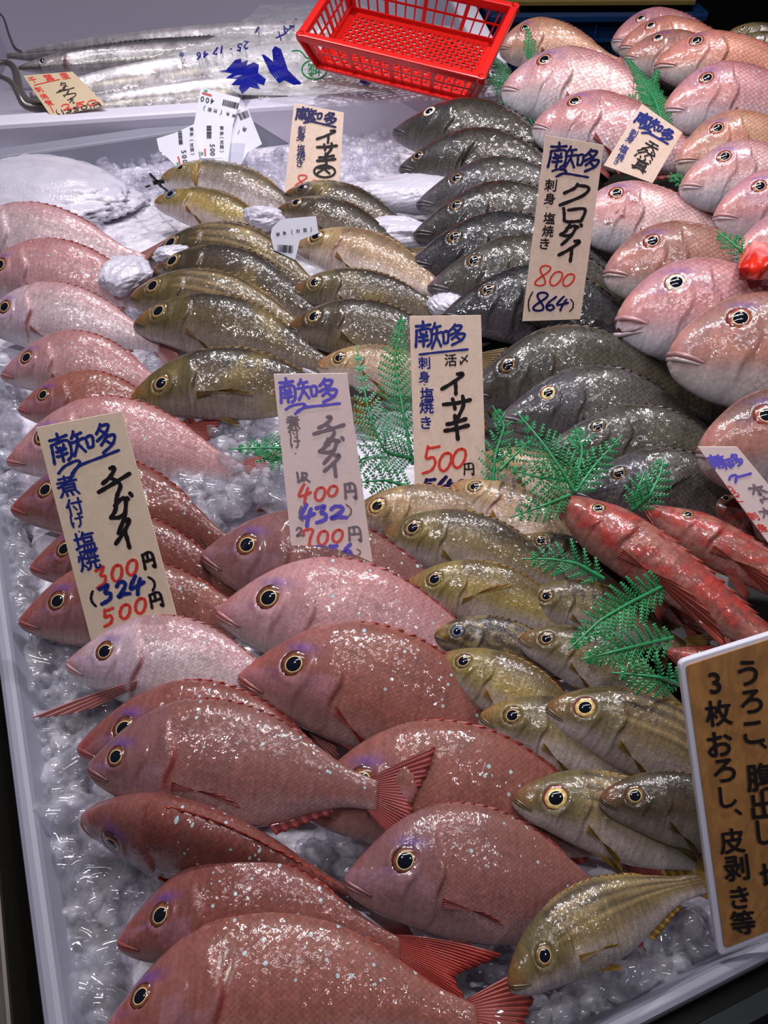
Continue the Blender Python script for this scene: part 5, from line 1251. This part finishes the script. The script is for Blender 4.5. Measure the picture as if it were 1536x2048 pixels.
for k in range(-nv_, nu_ + 1):
    for sgn in (1, -1):
        p, q_ = [], []
        u0, u1 = k / nu_, (k + nv_) / nu_
        v0, v1 = (0, 1) if sgn > 0 else (1, 0)
        # clip to the bottom
        if u0 < 0: v0 = v0 + (v1 - v0) * (0 - u0) / (u1 - u0); u0 = 0
        if u1 > 1: v1 = v0 + (v1 - v0) * (1 - u0) / (u1 - u0); u1 = 1
        if u1 - u0 > .01: mb.bar(bp(u0, v0, 1), bp(u1, v1, 1), .0058, .003, e3)
for k in range(4):
    a, b = cs[k], cs[(k + 1) % 4]; mb.bar(bp(*a, 1), bp(*b, 1), .024, .004, e3)
mb.build('bottom', M['redplastic'], bk)

# ---------------------------------------------------------------- clear printed bag over the cutlassfish
m, nt, p = new_mat('clear_film'); N = NT(nt)
p.inputs['Base Color'].default_value = (.9, .9, .95, 1); p.inputs['Roughness'].default_value = .12; p.inputs['Specular IOR Level'].default_value = .8
tc = N.n('ShaderNodeTexCoord').outputs['Object']
bm = N.bump(N.noise(tc, 22, 4, .6, 1.5), 1.0, .02); N.put(p.inputs['Normal'], bm)
tr = N.n('ShaderNodeBsdfTransparent'); lw = N.n('ShaderNodeLayerWeight'); lw.inputs[0].default_value = .3; nt.links.new(bm, lw.inputs['Normal'])
mx = N.n('ShaderNodeMixShader'); N.put(mx.inputs[0], N.ramp(lw.outputs['Facing'], .1, .9, .10, .6))
nt.links.new(tr.outputs[0], mx.inputs[1]); nt.links.new(p.outputs[0], mx.inputs[2]); nt.links.new(mx.outputs[0], nt.nodes['Material Output'].inputs[0])
M['film'] = m
BAGZ = .082
def bag_z(x, y): return BAGZ + .008 * hash_noise(np.asarray(x) * .9, np.asarray(y) * .9, 8)
bag = tag(empty('plastic_bag', loc=tuple(at(540, 120, BAGZ))), 'clear plastic bag with blue and green print lying over the cutlassfish', 'bag')
og = np.array(bag.location)
out = [(340, 108), (420, 78), (500, 30), (520, 8), (720, 4), (850, 70), (860, 178), (760, 182), (600, 192), (480, 190), (410, 150)]
na, nb_ = 60, 40; cpx = np.array([620, 105.0]); G = np.zeros((na, nb_, 3)); OP = np.array(out, float)
tt = np.linspace(0, len(OP), na, endpoint=False)
for i, t in enumerate(tt):
    k = int(t); e = OP[k] + (OP[(k + 1) % len(OP)] - OP[k]) * (t - k)
    for j, b in enumerate(np.linspace(.01, 1, nb_)):
        q_ = cpx + (e - cpx) * b; w = at(q_[0], q_[1], BAGZ); z = float(bag_z(w[0], w[1])); G[i, j] = at(q_[0], q_[1], z)
i0 = np.arange(na * nb_).reshape(na, nb_); i1 = np.roll(i0, -1, 0)
f4 = np.stack([i0[:, :-1], i0[:, 1:], i1[:, 1:], i1[:, :-1]], -1).reshape(-1, 4)
fo = mesh_obj('film', G.reshape(-1, 3) - og, f4, M['film'], bag)
sm = fo.modifiers.new('thickness', 'SOLIDIFY'); sm.thickness = .0006
class Flat:                                # print on the bag follows the film
    n = np.array([0, 0, 1.0])
    def pt(s, px, py, lift=0):
        w = at(px, py, BAGZ); z = float(bag_z(w[0], w[1])) + .0012; return at(px, py, z) - og
def bagprint(nm, rows, mat, polys=()):
    I = Ink(Flat(), (1, 0), (0, 1), 0)
    for ch, c, w, h, rot in rows: I.prn(ch, c, w, h, True, rot)
    for poly in polys:
        P = np.array(poly, float); c = P.mean(0); k = len(P); b = len(I.V)
        for r in np.linspace(1, .0, 5)[:-1]:
            for i in range(k):
                for s_ in range(4): I.V.append(Flat().pt(*(c + (P[i] + (P[(i + 1) % k] - P[i]) * s_ / 4 - c) * r)))
        I.V.append(Flat().pt(*c)); K = 4 * k
        for rr in range(3): I.F += [(b + rr * K + i, b + rr * K + (i + 1) % K, b + (rr + 1) * K + (i + 1) % K, b + (rr + 1) * K + i) for i in range(K)]
        I.F += [(b + 3 * K + i, b + 3 * K + (i + 1) % K, b + 4 * K) for i in range(K)]
    o = mesh_obj(nm, np.array(I.V), I.F, mat, bag, smooth=False); return o
M['bagblue'] = simple('bag_print_blue', lin(16, 24, 140), .3, coat=.4); M['baggreen'] = simple('bag_print_green', lin(40, 132, 74), .4)
bagprint('blue_print', [('6', (397, 112), 14, 16, 190), ('4', (411, 109), 14, 16, 190), ('7', (431, 101), 14, 16, 190), ('1', (443, 99), 8, 16, 190), ('-', (462, 98), 14, 16, 190), ('5', (479, 94), 15, 16, 190), ('2', (492, 90), 15, 16, 190),
    ('L', (511, 55), 14, 20, 205), ('F', (586, 45), 16, 18, 200), ('A', (572, 60), 18, 18, 200), ('X', (560, 72), 16, 18, 205), ('用', (364, 108), 10, 9, 190), ('ㇱ', (560, 90), 10, 10, 0)], M['bagblue'],
    polys=[[(436, 142), (452, 140), (470, 120), (482, 117), (476, 128), (496, 120), (486, 134), (508, 124), (518, 130), (516, 146), (532, 158), (528, 170), (514, 166), (520, 178), (500, 174), (484, 188), (478, 176), (486, 170), (462, 170), (474, 158), (452, 156), (466, 146)],
           [(523, 108), (530, 110), (548, 132), (544, 100), (550, 92), (562, 98), (576, 140), (604, 168), (588, 170), (568, 160), (558, 166), (540, 145)],
           [(668, 138), (690, 136), (680, 146), (668, 147)], [(722, 158), (742, 166), (736, 172), (718, 164)], [(776, 156), (792, 170), (786, 173), (770, 160)]])
ring = [(629 + 25 * math.cos(a), 139 + 19 * math.sin(a)) for a in np.linspace(0, 6.283, 25)]
I = Ink(Flat(), (1, 0), (0, 1), 0); I.stroke(ring, 3.2); I.prn('城', (629, 139), 32, 26, True, 180); I.stroke([(584, 102), (600, 102), (614, 116), (632, 118)], 3)
mesh_obj('green_stamp', np.array(I.V), I.F, M['baggreen'], bag, smooth=False)

# ---------------------------------------------------------------- white price labels on the ice
M['label'] = simple('white_label', lin(232, 232, 246), .35, coat=.2); M['labelink'] = simple('label_ink', lin(34, 34, 44), .5)
M['labelred'] = simple('label_red', lin(226, 70, 66), .5); M['labelgreen'] = simple('label_green', lin(70, 170, 130), .5)
M['backing'] = simple('label_backing', lin(222, 222, 240), .25, coat=.5)
def label(poly, base, z0, lean, text, crop, rows, bars, red=None, green=None, mat='label', rot=0):
    l = math.radians(lean); p0 = at(base[0], base[1], z0); sh = Sheet(p0, (0, -math.cos(l), math.sin(l)))
    root = tag(empty('price_label', loc=tuple(p0)), text, 'label', 'white shop labels')
    o = sh.plate('sticker', poly, .0008, M[mat], None); o.location = tuple(-p0); o.parent = root
    ox, oy, k = crop; I = Ink(sh, (1, 0), (0, 1), .0006)
    for ch, c, sz, r in rows: I.prn(ch, (ox + c[0] / k, oy + c[1] / k), sz / k, sz / k, True, r)
    for (x, y, w, h, r, n) in bars:         # barcode: n bars across w
        rg_ = np.random.default_rng(int(x)); cr, sr = math.cos(math.radians(r)), math.sin(math.radians(r))
        for i in range(n):
            cx = (i / (n - 1) - .5) * w; bw_ = w / n * rg_.choice([.35, .6, .9])
            pts = [(cx - bw_ / 2, -h / 2), (cx + bw_ / 2, -h / 2), (cx + bw_ / 2, h / 2), (cx - bw_ / 2, h / 2)]
            b = len(I.V); I.V += [sh.pt(ox + (x + a * cr - c * sr) / k, oy + (y + a * sr + c * cr) / k, .0006) for a, c in pts]; I.F.append((b, b + 1, b + 2, b + 3))
    if I.V:
        o = I.build('printing', M['labelink'], None); o.location = tuple(-p0); o.parent = root
    for q_, nm, mt in ((red, 'red_strip', 'labelred'), (green, 'green_mark', 'labelgreen')):
        if q_:
            P = [(ox + a / k, oy + b / k) for a, b in q_]; o = sh.plate(nm, P, .0003, M[mt], None, lift=.0007); o.location = tuple(-p0); o.parent = root
C5 = (290, 160, 5.689)
label([(481, 218), (495, 216), (524, 288), (494, 306), (476, 340), (457, 330), (462, 266)], (490, 335), .02, 40, 'clear wrinkled label strip at the right of the label bunch', C5,
      [('（', (1065, 590), 50, 200), ('魚', (1130, 560), 50, 200)], [(1125, 400, 110, 80, -22, 14)], mat='backing')
label([(402, 175), (481, 196), (461, 266), (457, 330), (388, 300), (388, 248)], (430, 330), .025, 40, 'topmost white label reading 400 upside down, against the foam box rim', C5,
      [('4', (765, 240), 60, 190), ('0', (710, 230), 60, 190), ('0', (652, 215), 60, 190), ('鮮', (1010, 405), 40, 195), ('魚', (942, 385), 40, 195), ('（', (865, 368), 60, 195), ('対', (800, 350), 44, 195), ('面', (737, 335), 44, 195), ('）', (675, 318), 60, 195)],
      [(975, 275, 180, 70, 14, 22)], red=[(650, 135), (760, 165), (755, 185), (650, 155)], green=[(672, 108), (712, 112), (708, 138), (670, 132)])
label([(374, 329), (457, 314), (450, 347), (376, 352)], (415, 345), .040, 40, 'blank white label end just above the silvery grunt fish', C5, [], [])
label([(400, 248), (466, 250), (457, 315), (400, 317)], (428, 330), .045, 40, 'middle white label reading 500 sideways with barcode', C5,
      [('5', (765, 745), 56, 95), ('0', (768, 795), 56, 95), ('0', (768, 840), 56, 95), ('鮮', (873, 545), 44, 90), ('魚', (873, 605), 44, 90), ('（', (873, 655), 50, 90), ('対', (873, 705), 44, 90), ('面', (873, 758), 44, 90), ('）', (873, 810), 50, 90)],
      [(728, 592, 140, 55, 90, 20)], red=[(672, 780), (690, 780), (694, 862), (676, 862)], green=[(634, 818), (662, 818), (662, 850), (634, 850)])
label([(313, 277), (350, 266), (388, 248), (399, 318), (360, 332), (355, 334), (318, 300)], (360, 338), .045, 40, 'leftmost white label reading 500 sideways with a clear tail', C5,
      [('5', (440, 815), 56, 85), ('0', (447, 870), 56, 85), ('0', (455, 925), 56, 85), ('鮮', (530, 560), 44, 85), ('魚', (530, 615), 44, 85), ('（', (530, 685), 50, 85), ('対', (530, 738), 44, 85), ('面', (535, 790), 44, 85), ('）', (540, 840), 50, 85)],
      [(402, 655, 150, 45, 86, 20)], red=[(368, 870), (386, 868), (410, 970), (392, 974)], green=[(358, 935), (380, 935), (382, 965), (360, 968)])
label([(544, 456), (562, 438), (632, 432), (637, 466), (600, 480), (590, 520), (548, 500), (541, 472)], (590, 515), .066, 34, 'torn white label among the grunt fish, in front of the dark pair', (540, 400, 2.0 * 1.0), 
      [('鮮', (32, 137), 15, -6), ('魚', (58, 132), 15, -6), ('（', (88, 128), 20, -6), ('対', (112, 124), 15, -6), ('面', (140, 120), 15, -6), ('）', (164, 118), 20, -6)], [(60, 195, 60, 30, 4, 18)])

# ---------------------------------------------------------------- green plastic ferns
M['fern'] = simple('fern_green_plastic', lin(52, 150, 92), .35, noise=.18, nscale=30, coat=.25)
M['fernstem'] = simple('fern_stem_plastic', lin(44, 138, 84), .4, coat=.2)
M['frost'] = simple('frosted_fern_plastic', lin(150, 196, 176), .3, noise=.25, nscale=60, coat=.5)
def frond(stems, label, width=.028, lean=40, fine=1.0, mat='fern', seed=0):
    """stems: list of pixel paths with heights [(x, y, z), ...], each a rib with leaflets on both sides"""
    rg_ = np.random.default_rng(seed + 77); l = math.radians(lean); nrm = np.array([0, -math.cos(l), math.sin(l)]); nrm = unit(np.array([0, -math.sin(l), math.cos(l)]))
    o0 = at(*stems[0][0]); root = tag(empty('fern_frond', loc=tuple(o0)), label, 'plastic fern', 'green plastic fern sprays')
    for si, stem in enumerate(stems):
        P = np.array([at(*p) for p in stem]) - o0
        t = np.linspace(0, len(P) - 1, 40); Q = np.stack([np.interp(t, np.arange(len(P)), P[:, i]) for i in range(3)], -1)
        for _ in range(5): Q[1:-1] = (Q[:-2] + Q[2:] + 2 * Q[1:-1]) / 4
        Ln = np.linalg.norm(np.diff(Q, axis=0), axis=1).sum()
        ms, ml = MB(), MB(); ms.tube(Q, list(np.linspace(.0019, .0007, 40)), 6)
        npn = max(5, int(Ln / .0078)); wd = width * (1 if si == 0 else .8)
        for k in range(npn):
            f = (k + .5) / npn; i = f * 39; i0_ = int(i); pt = Q[i0_] + (Q[min(i0_ + 1, 39)] - Q[i0_]) * (i - i0_)
            tg = unit(Q[min(i0_ + 1, 39)] - Q[max(i0_ - 1, 0)]); sd = unit(np.cross(nrm, tg))
            env = math.sin(math.pi * min(1, .16 + .84 * f)) ** .7 * (.35 + .65 * (1 - f)) * 1.25
            for sg in (1, -1):
                pl = wd * min(1, env) * rg_.uniform(.85, 1.1)
                if pl < .003: continue
                dr = unit(sd * sg * .82 + tg * .58 + nrm * rg_.uniform(-.12, .2)); tip = pt + dr * pl + tg * pl * .12
                ms.bar(pt, tip, .0009, .0009, nrm)
                nl = max(3, int(pl / .0027)); nsd = unit(np.cross(nrm, dr))
                for m_ in range(nl):
                    g = (m_ + .6) / nl; b = pt + (tip - pt) * g; ll = .0050 * fine * (1 - .62 * g) * rg_.uniform(.8, 1.15); ww = .0009
                    for s2 in (1, -1):
                        d2 = unit(nsd * s2 * .75 + dr * .66 + nrm * .1); c_ = b + d2 * ll * .45; w_ = unit(np.cross(nrm, d2)) * ww; th2 = nrm * .0003
                        ml.add([b, c_ + w_ - th2, c_ - w_ - th2, b + d2 * ll, c_ + th2 * 2.2], [(0, 1, 4), (1, 3, 4), (3, 2, 4), (2, 0, 4), (0, 2, 3, 1)])
        ms.build('stem', M['fernstem'], root, smooth=True); ml.build('leaflets', M[mat], root)
    return root
frond([[(826, 930, .06), (806, 820, .095), (788, 720, .12), (806, 628, .145)], [(826, 975, .06), (770, 960, .07), (715, 965, .08)]], 'tall fern spray left of the 500 yen sign', .026, 46, seed=1)
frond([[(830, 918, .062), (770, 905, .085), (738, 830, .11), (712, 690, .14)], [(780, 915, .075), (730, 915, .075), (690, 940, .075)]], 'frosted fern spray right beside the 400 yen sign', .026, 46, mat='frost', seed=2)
frond([[(640, 905, .055), (585, 898, .07), (530, 895, .075), (458, 898, .075)], [(590, 900, .06), (540, 925, .065), (500, 880, .07)]], 'fern spray poking out left of the 400 yen sign', .018, 30, seed=3)
frond([[(985, 975, .07), (990, 910, .09), (1010, 850, .105), (985, 812, .115)], [(1000, 940, .08), (1035, 905, .09), (1060, 880, .09)]], 'short fern spray right of the 500 yen sign', .018, 46, seed=4)
frond([[(1150, 985, .11), (1120, 935, .125), (1085, 885, .135), (1030, 820, .14)], [(1150, 980, .11), (1165, 900, .125), (1150, 850, .135)], [(1150, 985, .11), (1190, 930, .12), (1245, 870, .13)], [(1130, 960, .11), (1080, 955, .115), (1025, 940, .115)], [(1140, 990, .11), (1090, 1010, .115), (1020, 1035, .11)]], 'broad fern spray with five ribs in front of the black sea breams', .023, 46, seed=5)
frond([[(1265, 1020, .10), (1300, 990, .12), (1320, 950, .125), (1328, 912, .13)], [(1265, 1020, .10), (1275, 980, .115), (1290, 940, .12)]], 'upright fern spray between the two red gurnards', .018, 46, seed=6)
frond([[(1208, 1158, .105), (1150, 1125, .118), (1100, 1118, .118), (1046, 1118, .112)]], 'short arched fern frond over the barred grunt fish', .018, 40, seed=7)
frond([[(1330, 1170, .09), (1260, 1205, .115), (1200, 1240, .12), (1136, 1300, .115)], [(1345, 1275, .085), (1280, 1290, .11), (1220, 1305, .115), (1160, 1320, .11)]], 'lower fern spray of two ribs below the large red gurnard', .023, 40, seed=8)
frond([[(1362, 1370, .09), (1320, 1355, .11), (1280, 1350, .112), (1222, 1345, .11)]], 'fern tip beside the top corner of the wooden board', .018, 40, seed=9)
frond([[(1060, 215, .07), (1030, 190, .08), (1000, 165, .09), (950, 145, .09)], [(1050, 240, .07), (1000, 225, .08), (945, 205, .08)], [(1030, 200, .075), (1000, 140, .09), (985, 110, .095)], [(1085, 260, .07), (1040, 255, .075), (990, 245, .075)]], 'feathery fern beside the red basket', .030, 50, .9, seed=10)
frond([[(1058, 120, .13), (1060, 90, .15), (1054, 50, .165)]], 'small fern tip standing before the golden bream eye', .016, 55, seed=11)
frond([[(1330, 260, .13), (1310, 200, .145), (1285, 160, .15), (1250, 110, .15)], [(1320, 220, .135), (1300, 190, .145), (1320, 130, .15)], [(1310, 230, .13), (1270, 205, .14), (1240, 190, .14)]], 'feathery fern between the pale bream tail and the round headed bream', .026, 50, .9, seed=12)
frond([[(1500, 520, .16), (1475, 495, .17), (1455, 478, .17), (1432, 462, .17)]], 'fern tip beside the red wrapper at the right edge', .016, 45, seed=13)
frond([[(1368, 372, .13), (1355, 360, .14), (1340, 345, .14)]], 'tiny fern tip beside the small tilted sign', .012, 45, seed=14)
# red wrapper at the right edge
G = np.zeros((24, 16, 3))
for i in range(24):
    for j in range(16):
        a, b = i / 23, j / 15; x = 1478 + 90 * a; y = 512 - 34 * math.sin(math.pi * min(1, a * 1.1)) * (1 - b) + 48 * b
        G[i, j] = at(x, y, .165 + .006 * math.sin(a * 9 + b * 4) + .02 * math.sin(math.pi * b))
V, Fq, _ = sheet(G, np.array([0, -.6, .8]), .001)
tag(mesh_obj('wrapper', V, Fq, simple('red_film', lin(226, 52, 34), .18, coat=.8)), 'shiny orange red plastic wrapper lying at the right edge', 'wrapper')
# black clip by the mouth of the silvery grunt
mb = MB(); z = .05
mb.bar(at(301, 350, z), at(322, 372, z), .004, .004); mb.bar(at(306, 366, z), at(328, 362, z), .007, .004); mb.bar(at(322, 372, z), at(338, 385, z), .003, .003); mb.bar(at(300, 347, z), at(312, 360, z), .0022, .0022); mb.bar(at(291, 374, z), at(300, 371, z), .002, .002)
tag(mb.build('wire_clip', M['blackplastic']), 'small black clip at the snout of the silvery grunt fish', 'clip')
